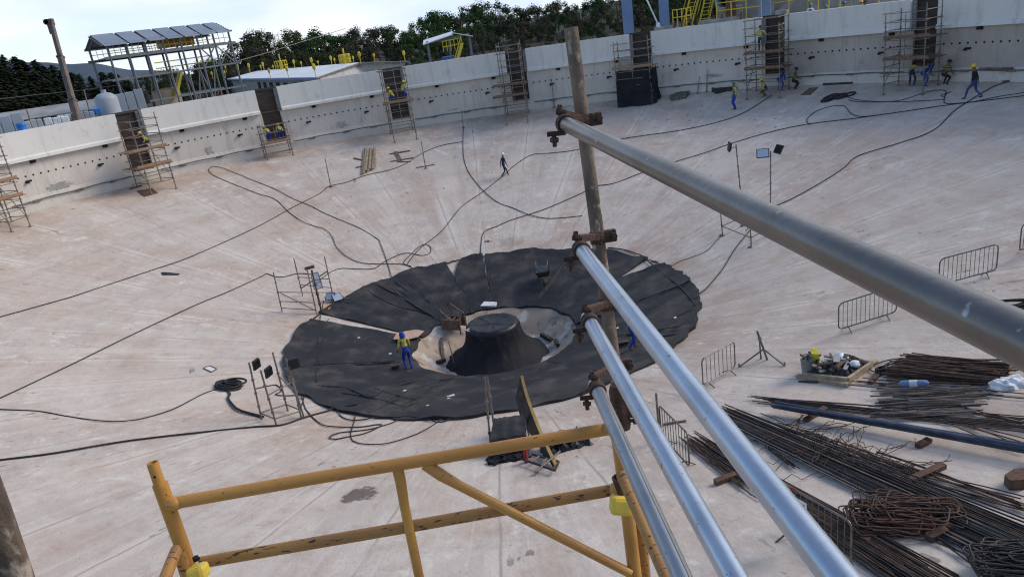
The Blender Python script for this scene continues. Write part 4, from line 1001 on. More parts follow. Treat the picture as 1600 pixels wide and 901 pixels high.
p = at(1149,171); person(p, to_cam(p)-1.2, 'man in blue overalls and green helmet standing alone by the wall', 'mid_blue','royal','helmet_green', sleeve='hivis', lean=2, hood=None, hands=((-.25,.05,-.1),(.22,.12,-.1)), scale=1.06)
p = at(1521,154); person(p, to_cam(p)-1.9, 'man in a black top, blue jeans and yellow helmet walking left by the right wall', 'black_cloth','jeans','helmet_yellow', lean=7, boots='black_cloth', feet=((-.10,.36),(.11,-.36)), pelvis=.88, foot_z=(0,.03), hands=((-.26,.1,-.08),(.24,-.06,-.08)), scale=1.06)
p = at(640,577, .07); person(p, to_cam(p)+pi+.25, 'worker with blue hood and yellow backed jacket standing on the black sheets', 'royal','royal',None, upper='hivis', sleeve='hivis', hood='royal', lean=14, hands=((-.30,.22,.02),(.22,.28,.02)), head=(38,0), feet=((-.12,.02),(.12,0)), scale=.99)
p = at(989,544, .07); person(p, to_cam(p)+1.9, 'worker in blue trousers sweeping, mostly hidden behind the galvanised rails', 'royal','royal','helmet_yellow', lean=24, hands=((-.1,.45,.02),(.12,.42,.15)), head=(20,0), feet=((-.11,.1),(.11,-.18)), scale=.98)
def broom(pf, ph, label, w=.5):
    a = at(*pf, dz=.1); e = thing('broom', a, label, 'broom'); c = up_at(a, *ph); b = MB(); b.rod(a+V((0,0,.1)), c, .015, 6); b.build('handle', M['timber'], e)
    b = MB(); b.box(a+V((0,0,.1)), w, .09, .06); b.build('head', M['timber_dark'], e); b = MB(); b.box(a+V((0,0,.03)), w*.96, .08, .1); b.build('bristles', M['cable'], e)
broom((972,538), (980,508), 'broom with a wide dark head held by the worker hidden behind the rails')
broom((618,574), (629,548), 'small broom on the black sheet at the feet of the worker in yellow and blue', .35)

def deckp(k, lvl, fx, fy, dz=.03):
    e, c, t, out, dp, w, zs = T[k]; q = c + t*(w*fx) + out*(dp*fy); z = zs[lvl] if lvl is not None else floor_z(q.x, q.y)
    return V((q.x, q.y, z+dz)), atan2(-out.x, out.y)
bend = dict(lean=72, pelvis=.86, feet=((-.14,.05),(.14,.0)), hands=((-.15,.42,.42),(.15,.42,.42)), head=(10,0))
squat = dict(lean=38, pelvis=.42, feet=((-.16,.16),(.16,.05)), hands=((-.15,.42,.2),(.15,.40,.2)), head=(10,0))
y_, b_ = 'hivis', 'royal'
p, a = deckp(2,0,-.22,.2); person(p, a+.15, 'left of two workers bending into a wall slot, blue trousers and yellow back', y_, b_, 'helmet_yellow', **bend)
p, a = deckp(2,0,.24,.2); person(p, a-.1, 'right of two workers bending into a wall slot, blue trousers and yellow back', y_, b_, 'helmet_yellow', **bend)
p, a = deckp(1,0,.25,.6); person(p, a+1.2, 'worker in a yellow jacket crouching on the upper deck of the tall left scaffold', y_, 'navy', 'helmet_yellow', **squat)
p, a = deckp(3,0,-.15,.5); person(p, a+.8, 'left of two yellow jacketed workers crouching on the orange plank deck', y_, b_, 'helmet_yellow', **squat)
p, a = deckp(3,0,.3,.5); person(p, a-.9, 'right of two yellow jacketed workers on the orange plank deck, half standing', y_, b_, 'helmet_yellow', lean=30, pelvis=.7, feet=((-.15,.1),(.15,0)), hands=((-.2,.4,.2),(.2,.4,.2)))
p, a = deckp(6,0,-.18,.45); person(p, a+.2, 'worker in yellow sleeves and dark helmet standing on the upper deck of the crowded scaffold', y_, 'navy', 'helmet_black', lean=12, hands=((-.5,.2,.3),(.3,.35,.3)))
p, a = deckp(6,0,.42,.5); person(p, a-.5, 'worker with yellow bands on the upper deck of the crowded scaffold, behind the post', 'camo', 'camo', 'helmet_black', lean=10, vest='hivis')
p, a = deckp(6,None,.02,.25); person(p, a+2.2, 'worker in yellow helmet crouching on the floor in front of the crowded scaffold', 'navy', 'camo', 'helmet_yellow', sleeve='hivis', lean=30, pelvis=.5, feet=((-.2,.2),(.2,-.05)), hands=((-.1,.45,.1),(.2,.4,.0)))
p, a = deckp(6,None,.28,.8); person(p, a-.2, 'worker in blue bending under the lower deck of the crowded scaffold', b_, b_, None, hood='royal', lean=62, pelvis=.84, feet=((-.14,.05),(.14,0)), hands=((-.15,.4,.4),(.15,.4,.4)))
p, a = deckp(6,None,.66,.9); person(p, a-.9, 'worker in dark clothes with yellow bands crouching right of the crowded scaffold', 'camo', 'black_cloth', 'helmet_black', vest='hivis', lean=20, pelvis=.62, feet=((-.16,.16),(.16,.0)), hands=((-.2,.4,.2),(.2,.4,.2)))
p, a = deckp(7,None,-.1,.85); person(p, a+.3, 'left of two workers bending under the rightmost scaffold, yellow shoulders', 'navy', 'navy', None, upper='hivis', hood='navy', lean=48, pelvis=.86, feet=((-.14,.05),(.14,0)), hands=((-.2,.4,.3),(.2,.4,.3)))
p, a = deckp(7,None,.22,.8); person(p, a-.4, 'right of two workers bending under the rightmost scaffold, all in blue', b_, b_, None, hood='royal', lean=70, pelvis=.86, feet=((-.14,.05),(.14,0)), hands=((-.2,.4,.4),(.2,.4,.4)))
p, a = deckp(7,None,.66,.95); person(p, a-.2, 'worker in dark clothes with yellow patches crouching right of the rightmost scaffold', 'camo', 'black_cloth', 'helmet_black', vest='hivis', lean=35, pelvis=.66, feet=((-.16,.16),(.16,0)), hands=((-.3,.4,.3),(.3,.4,.2)))
for k, (x, y, top, hel, lab, z0, sl_) in enumerate(((1267,12,'royal','helmet_green','man in a blue vest and green helmet looking over the wall top',-.35,'white_plastic'),
        (1291,15,'black_cloth','helmet_green','man in green helmet lower behind the wall top, beside the blue vest',-.55,'white_plastic'), (1316,9,'hivis','helmet_blue','worker in a yellow jacket and blue helmet with his back to the wall top',-.1,None), (1344,8,'hivis','helmet_yellow','worker in a yellow jacket half behind a dark stub on the wall top',-.1,None))):
    th, z = cyl(x, y, R+1.4); pp = pol(th, R+1.4, z-1.48); person(pp, th*-1 + (pi if k < 2 else 0), lab, top, 'navy', hel, sleeve=sl_, lean=10 if k != 2 else 25)
# ------------------------------------------------------------------ sheeted table with the leaning orange board
def heap():
    e = thing('sheeted_table', at(800,700), 'black sheeted work table on thin legs in front of the near sheets', 'table')
    t1 = [at(*q) for q in ((765,716),(822,705),(818,682),(764,690))]; h = .95
    q = [up_at(at(768,712),766,690), up_at(at(822,703),823,682), up_at(at(820,683),822,652), up_at(at(771,690),772,655)]
    Z = V((0,0,1)); zt = sum(p.z for p in q)/4; c = sum(q, V((0,0,0)))/4
    b = MB(); b.prism([V((p.x,p.y,zt)) for p in q], Z*.05); b.build('top', M['timber_dark'], e)
    n = 12; b = MB(); vs = []
    for j in range(n+1):
        for k in range(n+1):
            p = q[0].lerp(q[1], k/n).lerp(q[3].lerp(q[2], k/n), j/n); vs.append(V((p.x, p.y, zt+.06+.05*abs(noise.noise(V((k*.5,j*.35,3))))+(.03 if k % 4 == 0 else 0))))
    b.add(vs, [(j*(n+1)+k, j*(n+1)+k+1, (j+1)*(n+1)+k+1, (j+1)*(n+1)+k) for j in range(n) for k in range(n)], 0, True); b.build('cover', M['tarp'], e)
    b = MB(); vs = []
    for (p0, p1) in ((q[0], q[1]),):
        for j in range(7):
            for k in range(13):
                p = p0.lerp(p1, k/12); d = (p0-q[3]); d.z = 0; d.normalize()
                fl = floor_z(p.x, p.y)+.05; vs.append(V((p.x, p.y, zt+.05+(fl-zt)*(j/6)*(.62+.3*abs(noise.noise(V((k*.8,1,1))))))) + d*(.06+.08*noise.noise(V((k*.6,j*.4,2)))))
    b.add(vs, [(j*13+k, j*13+k+1, (j+1)*13+k+1, (j+1)*13+k) for j in range(6) for k in range(12)], 0, True); b.build('hanging_cover', M['sheet_soft'], e)
    for p in q:
        f = V((p.x, p.y, floor_z(p.x, p.y))); b = MB(); b.rod(f, V((p.x, p.y, zt)), .03, 6); b.build('leg', M['steel_dark'], e)
    lone((767,700), (757,589), 'left of a pair of thin posts beside the sheeted table'); lone((775,690), (761,588), 'right of a pair of thin posts beside the sheeted table')
    # curved plywood sheet on edge
    a, m1, c1 = up_at(at(822,668), 813,587), up_at(at(835,672), 824,640), at(866,726, .12); o = thing('curved_plywood', at(845,700), 'curved orange plywood board standing on edge beside the sheeted table', 'plywood board')
    b = MB(); pts = []
    for k in range(17):
        t = k/16; p = a.lerp(m1, t*2) if t < .5 else m1.lerp(c1, t*2-1); p = (a*(1-t)**2+m1*(2*t*(1-t))+c1*t*t); pts.append(p)
    dn = V((-.30,.25,-1)).normalized(); th_ = V((.085,-.03,.03))
    vs = []
    for k, p in enumerate(pts):
        d = min(.85, max(.12, (p.z-floor_z(p.x,p.y))*.8)); q2 = p+dn*d; vs += [p, p+th_, q2+th_, q2]
    n = len(pts)
    fs = [(4*k+i, 4*k+(i+1)%4, 4*k+4+(i+1)%4, 4*k+4+i) for k in range(n-1) for i in range(4)]; fs += [(0,3,2,1), (4*n-4,4*n-3,4*n-2,4*n-1)]
    b.add(vs, fs); mi = [0]*len(fs)
    for k in range(n-1): mi[4*k+2] = 1; mi[4*k+3] = 1; mi[4*k+1] = 1
    b.mi = mi; b.build('board', [M['plywood'], M['rebar_black']], o)
    b = MB(); f0 = at(826,670); b.bar(f0, up_at(f0, 819,630), .06, .06); b.build('prop', M['steel_dark'], o)
    # crumpled black sheet and bits on the floor
    def crumple(px, name, m, label, amp, seed, cat):
        cpt = sum((at(*q) for q in px), V((0,0,0)))/len(px); b = MB(); n = 22; P4 = [at(*q) for q in px]; vs = []
        for j in range(n+1):
            for k in range(n+1):
                p = P4[0].lerp(P4[1], k/n).lerp(P4[3].lerp(P4[2], k/n), j/n); ed = min(j, k, n-j, n-k)
                p = p+V((noise.noise(V((k*.4,j*.4,seed)))*.2, noise.noise(V((k*.4,j*.4,seed+5)))*.2, 0))
                z = floor_z(p.x, p.y)+(.0 if ed == 0 else .03)+amp*abs(noise.noise(V((k*.33,j*.33,seed+9))))*(0 if ed == 0 else 1)+amp*.5*abs(noise.noise(V((k*.8,j*.8,seed))))*(0 if ed == 0 else 1); vs.append(V((p.x,p.y,z)))
        b.add(vs, [(j*(n+1)+k, j*(n+1)+k+1, (j+1)*(n+1)+k+1, (j+1)*(n+1)+k) for j in range(n) for k in range(n)], 0, False)
        return tag(b.build(name, m, loc=cpt), label, cat)
    crumple([(848,716),(925,694),(912,676),(850,690)], 'crumpled_sheet', M['black_sheet'], 'crumpled shiny black sheet right of the orange board', .35, 3, 'sheet')
    crumple([(764,727),(828,716),(822,700),(765,712)], 'crumpled_sheet', M['sheet_soft'], 'black sheet spread flat under the sheeted table', .12, 8, 'sheet')
    flat('plywood_offcut', [(904,690),(930,683),(926,690),(910,694)], .03, M['plywood'], 'orange plywood offcut at the right end of the crumpled black sheet', 'board', .2)
    e2 = thing('steel_rack', at(850,728), 'low black steel rack lying in front of the orange board', 'rack')
    c4 = [at(817,724), at(868,742), at(874,728), at(832,716)]; 
    for i in range(4): b = MB(); b.rod(c4[i]+V((0,0,.14)), c4[(i+1)%4]+V((0,0,.14)), .03, 6); b.build('rail', M['rebar_black'], e2)
    for t in (.3,.6): b = MB(); b.bar(c4[0].lerp(c4[1],t)+V((0,0,.15)), c4[3].lerp(c4[2],t)+V((0,0,.15)), .05, .03); b.build('slat', M['steel_dark'], e2)
    b = MB(); p0, p1 = at(839,741)+V((0,0,.1)), at(877,720)+V((0,0,.3)); b.rod(p0, p1, .03, 7); b.lathe(p0, [(.06,-.03),(.06,.03)], 8); b.build('tow_bar', M['steel_dark'], e2)
    tag(MB().rod(at(823,722), up_at(at(823,722), 820,700), .06).build('red_cylinder', M['red'], loc=at(823,722)), 'small dark red cylinder under the orange board', 'cylinder')
heap()

# ------------------------------------------------------------------ reinforcement steel at lower right
def bundle(name, pa, pb, wa, wb, nbar, m, label, r=.012, lay=3, jit=.6, bend_=.0, cat='rebar bundle', za=.0):
    """bars between two photo points; wa, wb: spread in metres across the bars"""
    a, c = at(*pa), at(*pb); d = (c-a); d.z = 0; d.normalize(); s = V((-d.y, d.x, 0)); e = thing(name, (a+c)/2, label, cat)
    L = (c-a).length
    for k in range(nbar):
        u = random.uniform(-.5,.5); u2 = u+random.uniform(-.12,.12)*jit; h = random.randrange(lay)*r*2+r; e0, e1 = random.uniform(-1,1)*jit, random.uniform(-1,1)*jit
        pts = []; ph = random.uniform(0, 6)
        for j in range(9):
            t = j/8; p = a.lerp(c, t) + d*(e0*(1-t)+e1*t) + s*((u*wa*(1-t)+u2*wb*t) + bend_*sin(pi*t+ph)*.5)
            p.z = floor_z(p.x, p.y)+.04+za+h*(.9+.3*sin(ph+3*t)); pts.append(p)
        b = MB(); b.tube(pts, r, 5); b.build('bar', m if not isinstance(m, list) else random.choice(m), e)
    return e
KB, BR = M['rebar_black'], M['rebar_brown']
bundle('rebar_bundle', (1136,652), (1680,898), .75, 1.1, 80, [KB,KB,KB,BR,M['steel_dark']], 'widest bundle of straight black rebar running to the lower right corner', .016, 4, .7)
bundle('rebar_bundle', (1100,697), (1480,935), .45, .8, 60, [BR,BR,KB], 'brown rusty rebar bundle passing behind the nearest crowd barrier', .015, 3, 1.0, .1)
bundle('steel_section_bundle', (1214,645), (1660,728), .26, .26, 6, M['blue_steel'], 'blue grey steel sections lying on short sleepers', .045, 2, .15, cat='steel sections', za=.1)
bundle('rebar_bundle', (1196,628), (1660,672), .35, .5, 16, [BR,KB], 'loose thin dark bars just above the blue grey sections', .013, 2, 1.0, .15)
bundle('rebar_bundle', (1402,580), (1566,592), 1.3, 1.1, 100, [BR,BR,BR,M['rust']], 'dark brown stack of short rusty bars at the right, below the big rail', .018, 8, .2)
bundle('rebar_bundle', (1388,633), (1515,628), 1.9, 1.6, 46, [BR,M['steel_dark'],M['steel_brown']], 'spaced stack of grey brown bars with a white bottle on it', .018, 4, .45)
bundle('rebar_bundle', (1365,600), (1560,620), .7, .5, 10, BR, 'few scattered brown bars between the two short stacks', .014, 2, .8)
bundle('rebar_bundle', (1215,700), (1245,722), .5, .5, 12, KB, 'short black bars sticking out left of the widest black bundle', .014, 2, .5)
bundle('rebar_bundle', (1395,725), (1660,812), .5, .4, 12, BR, 'brown bars lying along the upper side of the widest black bundle', .013, 2, .9, .2)
bundle('rebar_bundle', (1482,850), (1575,893), .25, .5, 9, KB, 'few black bars pointing up left near the lower right corner', .015, 2, .4, .15)
bundle('rebar_bundle', (1090,690), (1190,770), .7, .5, 10, BR, 'thin brown bars fanned out behind the nearly end on barrier', .012, 2, .6, .15)
bundle('rebar_bundle', (1465,640), (1640,690), .9, 1.2, 9, BR, 'sparse brown bars fanned at the right edge above the blue grey sections', .012, 2, .8, .2)
def sleeper(pa, pb, label, r=.06):
    stick('sleeper', pa, pb, r, M['rust'], label, 'sleeper', 'rusty sleepers under the steel', wide=.14)
sleeper((1258,660), (1290,640), 'rusty sleeper under the left end of the blue grey sections', .05); sleeper((1434,700), (1452,690), 'rusty sleeper under the middle of the blue grey sections', .05)
sleeper((1118,757), (1150,745), 'short rusty pipe stub between the rails and the brown bundle'); sleeper((1418,757), (1474,731), 'rusty spiky sleeper above the widest black bundle')
sleeper((1360,600), (1378,578), 'rusty sleeper under the left end of the short brown stack', .04); sleeper((1508,606),(1512,565), 'pale capped sleeper standing out of the short brown stack', .05)
sleeper((1350,850), (1375,832), 'rusty sleeper under the left of the stirrup heap'); sleeper((1450,845), (1500,822), 'rusty sleeper under the right of the stirrup heap')
stick('wood_block', (1489,824), (1507,838), .05, M['timber_pale'], 'pale wood block right of the stirrup heap', 'block', wide=.16)
flat('black_block', [(1568,757),(1583,747),(1620,746),(1600,765),(1577,766)], .22, M['rust'], 'dark brown block with rounded corner at the right edge', 'block')
def stirrups(px, label, n, sx, sy, turn, rr=.012, m=None):
    c = at(*px); e = thing('stirrup_heap', c, label, 'rebar stirrups')
    for k in range(n):
        b = MB(); z = .05+.42*k/n*random.uniform(.4,1); an = turn+random.uniform(-.4,.4); X = V((cos(an), sin(an), random.uniform(-.12,.12))); Y = V((-sin(an), cos(an), random.uniform(-.2,.2)))
        o = c+V((random.uniform(-.28,.28)*sx, random.uniform(-.3,.3)*sy, 0)); o.z = floor_z(o.x, o.y)+z; w, h, r_ = sx*random.uniform(.7,1.0), sy*random.uniform(.22,.5), .09; pts = []
        for (cx, cy, a0) in ((w/2-r_, h/2-r_, 0), (-w/2+r_, h/2-r_, pi/2), (-w/2+r_, -h/2+r_, pi), (w/2-r_, -h/2+r_, 1.5*pi)):
            for j in range(5): t = a0+pi/2*j/4; pts.append(o+X*(cx+r_*cos(t))+Y*(cy+r_*sin(t)))
        b.tube(pts+[pts[0]], rr, 5); b.build('stirrup', m or random.choice([BR, BR, M['rust']]), e)
stirrups((1408,818), 'tangled heap of rusty brown bent stirrups beside the black bundle', 64, 1.35, 1.0, -.35, .014)
stirrups((1590,890), 'dark heap of bent stirrups in the lower right corner', 30, 1.1, .8, -.3, .015, KB)
def tangle(px0, px1, w, n, label):
    a, c = at(*px0), at(*px1); e = thing('wire_tangle', (a+c)/2, label, 'wire tangle')
    for k in range(n):
        t = random.uniform(0,1); o = a.lerp(c, t)+V((random.uniform(-w,w), random.uniform(-w,w), 0)); an = random.uniform(0,6.3); L = random.uniform(.5,1.5); pts = []
        for j in range(7):
            an += random.uniform(-.5,.5); o = o+V((cos(an), sin(an), 0))*L/7; o.z = floor_z(o.x, o.y)+.03+.22*random.random()*(1-abs(2*t-1))*1.4; pts.append(o.copy())
        b = MB(); b.tube(pts, .008, 4); b.build('wire', BR, e)
tangle((1225,672), (1400,745), .38, 95, 'brown tangle of tie wire strewn along the black rebar bundle')
bundle('rebar_bundle', (1215,668), (1460,760), .5, .5, 9, BR, 'few thin rusty bars lying through the wire tangle', .012, 2, 1.0, .2)

def pallet():
    c = at(1305,578); e = thing('debris_pallet', c, 'timber pallet heaped with black debris and white bags', 'pallet')
    px = [(1255,592),(1325,600),(1362,574),(1300,566)]; P4 = [at(*q) for q in px]
    for i in range(4): b = MB(); b.bar(P4[i]+V((0,0,.1)), P4[(i+1)%4]+V((0,0,.1)), .08, .2); b.build('edge_board', M['timber_pale'], e)
    for k in range(5): b = MB(); b.bar(P4[0].lerp(P4[1], (k+.5)/5)+V((0,0,.05)), P4[3].lerp(P4[2], (k+.5)/5)+V((0,0,.05)), .2, .03); b.build('slat', M['timber_dark'], e)
    n = 24; b = MB(); vs = []
    for j in range(n+1):
        for k in range(n+1):
            p = P4[0].lerp(P4[1], k/n).lerp(P4[3].lerp(P4[2], k/n), j/n); ed = min(j, k, n-j, n-k)/n
            vs.append(V((p.x, p.y, floor_z(p.x, p.y)+.08+min(.26, ed*1.4)*(.5+.9*abs(noise.noise(V((k*.25,j*.25,1)))))+.16*abs(noise.noise(V((k*.7,j*.7,4)))))))
    b.add(vs, [(j*(n+1)+k, j*(n+1)+k+1, (j+1)*(n+1)+k+1, (j+1)*(n+1)+k) for j in range(n) for k in range(n)]); tag(b.build('debris', M['debris_black'], e), kind='stuff')
    for k in range(24):
        p = P4[0].lerp(P4[1], random.uniform(.15,.9)).lerp(P4[3].lerp(P4[2], random.uniform(.1,.9)), random.uniform(.15,.85)); p.z = floor_z(p.x, p.y)+random.uniform(.22,.45)
        an = random.uniform(0,3.1); X = V((cos(an),sin(an),random.uniform(-.4,.4))).normalized(); b = MB(); b.bar(p-X*.25, p+X*.25, random.uniform(.05,.16), .03); b.build('scrap_piece', random.choice([KB, M['steel_dark'], M['timber_dark'], M['concrete_grey']]), e)
    def bag(px, s, m, label):
        p = at(*px); p.z += .32; b = MB(); vs = []; n1, n2 = 14, 10
        for j in range(n2+1):
            for k in range(n1):
                ph = pi*j/n2; th = 2*pi*k/n1; d = V((sin(ph)*cos(th), sin(ph)*sin(th), cos(ph)*.6)); vs.append(p+d*s*(1+.35*noise.noise(d*2.3+V((px[0],0,0)))))
        b.add(vs, [(j*n1+k, (j+1)*n1+k, (j+1)*n1+(k+1)%n1, j*n1+(k+1)%n1) for j in range(n2) for k in range(n1)], 0, True); tag(b.build('plastic_bag', M[m], loc=p), label, 'bag')
    bag((1314,576), .25, 'white_plastic', 'larger white bag on the middle of the debris pallet'); bag((1335,584), .14, 'white_plastic', 'smaller pale bag on the near edge of the debris pallet')
    bc = at(1264,585); e3 = thing('bucket', bc, 'grey bucket of scraps at the left end of the debris pallet', 'bucket'); b = MB(); b.lathe(bc+V((0,0,.1)), [(.19,0),(.24,.46),(.25,.46),(.22,.44),(.16,.4)], 16); b.build('shell', M['bucket'], e3)
    for k in range(9):
        an = k*.7; b = MB(); q = bc+V((0.15*cos(an), .15*sin(an), .46)); b.bar(q, q+V((.2*cos(an*2), .2*sin(an*2), .12)), .06, .03); b.build('scrap_piece', KB, e3)
    flat('yellow_bag', [(1268,584),(1278,586),(1277,574),(1269,573)], .35, M['yellow_bag'], 'yellow bag hanging beside the grey bucket', 'bag', .3, rag=.03)
    stick('timber_beam', (1246,590), (1326,604), .055, M['timber_pale'], 'pale timber beam lying in front of the debris pallet', 'timber', wide=.12)
    stick('bar_offcut', (1248,597), (1277,598), .03, KB, 'short dark bar in front of the pale timber beam', 'bar')
    stick('timber_beam', (1340,585), (1370,567), .05, M['timber_pale'], 'pale timber along the right side of the debris pallet', 'timber', wide=.1)
pallet()
coil((1392,574), 'loose ring of brown wire between the pallet and the brown stack', .5, .018, 3, 'wire_coil')
coil((1383,582), 'small tight dark wire coil left of the brown stack', .14, .03, 5, 'wire_coil')
def bottle():
    a, c = at(1412,616), at(1453,615); X = (c-a).normalized(); b = MB(); p = a+V((0,0,.30)); e = thing('plastic_bottle', p, 'bluish white plastic bottle lying on the spaced bar stack', 'bottle')
    zx = X.orthogonal().normalized(); ax = (zx, X.cross(zx), X); b.lathe(p, [(.04,-.12),(.07,-.08),(.085,0),(.085,.42),(.07,.5),(.03,.54)], 12, ax=ax); b.build('body', M['bottle'], e)
    b = MB(); b.lathe(p, [(.088,.12),(.088,.3)], 12, ax=ax); b.build('label_band', M['white_plastic'], e)
bottle()
def whitecloth():
    p = at(1582,603); b = MB(); vs = []; n1, n2 = 20, 12
    for j in range(n2+1):
        for k in range(n1):
            ph = pi*.55*j/n2; th = 2*pi*k/n1; d = V((sin(ph)*cos(th)*1.3, sin(ph)*sin(th)*.7, cos(ph)*.55)); vs.append(p+V((0,0,.02))+d*.36*(1+.5*noise.noise(d*2.7)))
    b.add(vs, [(j*n1+k, (j+1)*n1+k, (j+1)*n1+(k+1)%n1, j*n1+(k+1)%n1) for j in range(n2) for k in range(n1)], 0, False); tag(b.build('plastic_heap', M['white_plastic'], loc=p), 'crumpled white plastic at the right edge beside the brown stack', 'plastic')
whitecloth()
bundle('hose_bundle', (1562,486), (1660,470), .5, .6, 8, KB, 'black curved hoses cut by the right edge above the big rail', .04, 3, .3, .3, cat='hoses')
# ------------------------------------------------------------------ foreground: guard rails on the scaffold the photo is taken from
M['coupler'] = mat('rusty_coupler', (.055,.032,.025), .8, .2, (.11,.06,.042), 25, .35, .65, .7, 120, c3=(.22,.14,.10), scale3=70, lo3=.62, hi3=.72)
PT, PB = dep(892, 44, 2.50), dep(969, 640, 2.78)
PD = (PB-PT).normalized()
def pole_at(t): return PT.lerp(PB, t)
e = thing('guard_post', PB, 'rusty mottled scaffold pole standing upright in the foreground', 'scaffold pole')
b = MB(); b.tube([PT, pole_at(.25), pole_at(.5), pole_at(.75), PB], .0242, 20, 0, True, None, .86); b.build('tube', M['pole_rust'], e)
b = MB(); b.tube([pole_at(.93), pole_at(.945), pole_at(1.04), pole_at(1.055)], .033, 18, 0, True, [.028,.034,.034,.03])
b.box(pole_at(.985)+RT*.028-FW*.012, .05, .03, .10, (RT, FW, -PD), 0, .006); b.build('joint_sleeve', M['coupler'], e)
b = MB(); q = pole_at(1.03)+RT*.038-FW*.01; b.rod(q-RT*.02, q+RT*.022, .007, 8); b.lathe(q+RT*.012, [(.014,-.006),(.014,.006)], 6, 0, False, (UP, FW, RT)); b.build('sleeve_bolt', M['coupler'], e)
rails = [((882,193),(1600,532),2.38,'galv_old','uppermost and nearest galvanised rail, broad and dull, reaching the right edge','.'),
         ((907,389),(1310,901),2.45,'galv','second galvanised rail from the top on the rusty pole','.'),
         ((921,501),(1147,901),2.50,'galv','third galvanised rail from the top on the rusty pole','.'),
         ((932,606),(1065,901),2.54,'galv_mid','lowest galvanised rail on the rusty pole, with a seam along it','.')]
for k, (s, f_, t, m, lab, _) in enumerate(rails):
    a = dep(*s, t); c = at_z(*f_, a.z); d = (c-a).normalized(); far = c+d*.35
    e = thing('guard_rail', a, lab, 'scaffold rail', 'galvanised guard rails on the rusty pole')
    b = MB(); b.tube([a-d*.03]+[a.lerp(far, j/8) for j in range(9)], .0242, 28, 0, True, None, .86); b.build('tube', M[m], e)
    if k == 3:
        b = MB(); sd2 = d.cross(V((0,0,1))).normalized(); up2 = sd2.cross(d)
        if sd2.dot(RT) < 0: sd2 = -sd2
        o = (sd2*.45+up2*.9).normalized()*.0240; b.bar(a+o+d*.05, far+o, .004, .003, 0, o.normalized()); b.build('weld_seam', M['steel_dark'], e)
    # coupler: band round the rail, band round the pole, hinge block, T bolt
    g = thing('scaffold_coupler', a, ['topmost','second','third','lowest'][k]+' rusty coupler clamping a galvanised rail to the pole', 'coupler', 'rusty couplers on the foreground pole')
    sX = d.cross(V((0,0,1))).normalized(); sZ = sX.cross(d)
    b = MB(); b.lathe(a+d*.012, [(.0252,-.019),(.029,-.021),(.031,-.010),(.029,0),(.031,.010),(.029,.021),(.0252,.019)], 24, 0, True, (sX, sZ, d)); b.build('rail_band', M['coupler'], g)
    # nearest pole point
    tt = max(0, min(1, (a-PT).dot(PD)/(PB-PT).length)); pp = pole_at(tt)
    lat = (RT - PD*RT.dot(PD)).normalized(); fr = PD.cross(lat)
    if fr.dot(FW) > 0: fr = -fr
    b = MB(); b.lathe(pp, [(.0252,-.022),(.029,-.022),(.030,0),(.029,.022),(.0252,.022)], 22, 0, True, (lat, fr, PD)); b.box(pp+lat*.043+fr*.004, .048, .030, .045, (lat, fr, PD), 0, .005); b.build('pole_band', M['coupler'], g)
    b = MB(); q = pp+lat*.055+fr*.022; b.lathe(q, [(.013,-.004),(.013,.009),(.006,.009),(.006,.016)], 6, 0, False, (lat, PD, fr)); b.build('pole_nut', M['coupler'], g)
    hx = a-RT*.036+UP*.004; b = MB(); top = a+UP*.036-RT*.012
    b.bar(top, pp+fr*.02+UP*.006, .022, .02, 0, fr); b.rod(top-RT*.016+UP*.002, top+RT*.018, .009, 8); b.box(top-RT*.004+UP*.012, .016, .02, .024, (RT,FW,UP), 0, .003); b.build('hinge', M['coupler'], g)
    lo = a-RT*.027-UP*.034; b = MB(); b.rod(lo+RT*.03+UP*.004, lo-RT*.03-UP*.002, .0085, 8); b.rod(lo-RT*.008, lo-UP*.042-RT*.004, .0075, 8); b.lathe(lo-UP*.02-RT*.006, [(.0145,-.007),(.0145,.007)], 6, 0, False, (RT, FW, UP)); b.build('t_bolt', M['coupler'], g)
# yellow scaffold frame
Y = M['yellow_paint']; YW = M['yellow_worn']; D = 2.42
e = thing('yellow_scaffold', dep(640, 901, 2.6), 'yellow painted steel scaffold frame across the bottom foreground', 'scaffold frame')
def yt(pts, r, name, m=Y, hollow=0, rs=None):
    b = MB(); b.tube([dep(*p) for p in pts], r, 22, 0, True, rs, hollow); return b.build(name, m, e)
yt([(250,756,D),(282,845,D+.07),(312,935,D+.14)], .0245, 'post'); o = yt([(238,722,D-.02),(252,764,D)], .0185, 'spigot', Y, .84)
b = MB(); q = dep(241.5, 745, D-.0385); b.lathe(q, [(.004,-.003),(.004,.001)], 10, 0, False, (RT, UP, -FW)); b.build('pin_hole', M['dark'], o)
yt([(262,787,D+.02),(500,745,D+.02),(720,709,D+.02),(955,669,D+.02)], .0212, 'top_rail'); 
yt([(314,878,D+.09),(640,822,D+.09),(962,764,D+.09)], .0205, 'lower_rail', YW)
yt([(621,730,D+.03),(626,752,D+.035),(632,790,D+.05),(658,915,D+.1)], .0175, 'strut', Y, 0, [.0195,.0185,.0165,.0165])
yt([(664,724,D+.03),(690,742,D+.03),(720,759,D+.04),(985,895,D+.10)], .0165, 'diagonal_strut', Y, 0, [.021,.0205,.0165,.0165])
yt([(964,672,D+.03),(976,760,D+.07),(994,915,D+.13)], .0235, 'post')
for (p, r) in (((271,786,D+.015),.0235),((955,669,D+.01),.024),((966,763,D+.06),.023)):
    c = dep(*p); b = MB(); b.lathe(c, [(.0,-.03),(.018,-.024),(r,-.008),(r,.008),(.018,.024),(0,.03)], 16, 0, True, (FW, UP, RT)); b.build('weld', Y, e)
e2 = thing('yellow_brace', dep(1045, 901, 2.2), 'yellow worn brace tube running from the right frame post towards the viewer', 'scaffold brace')
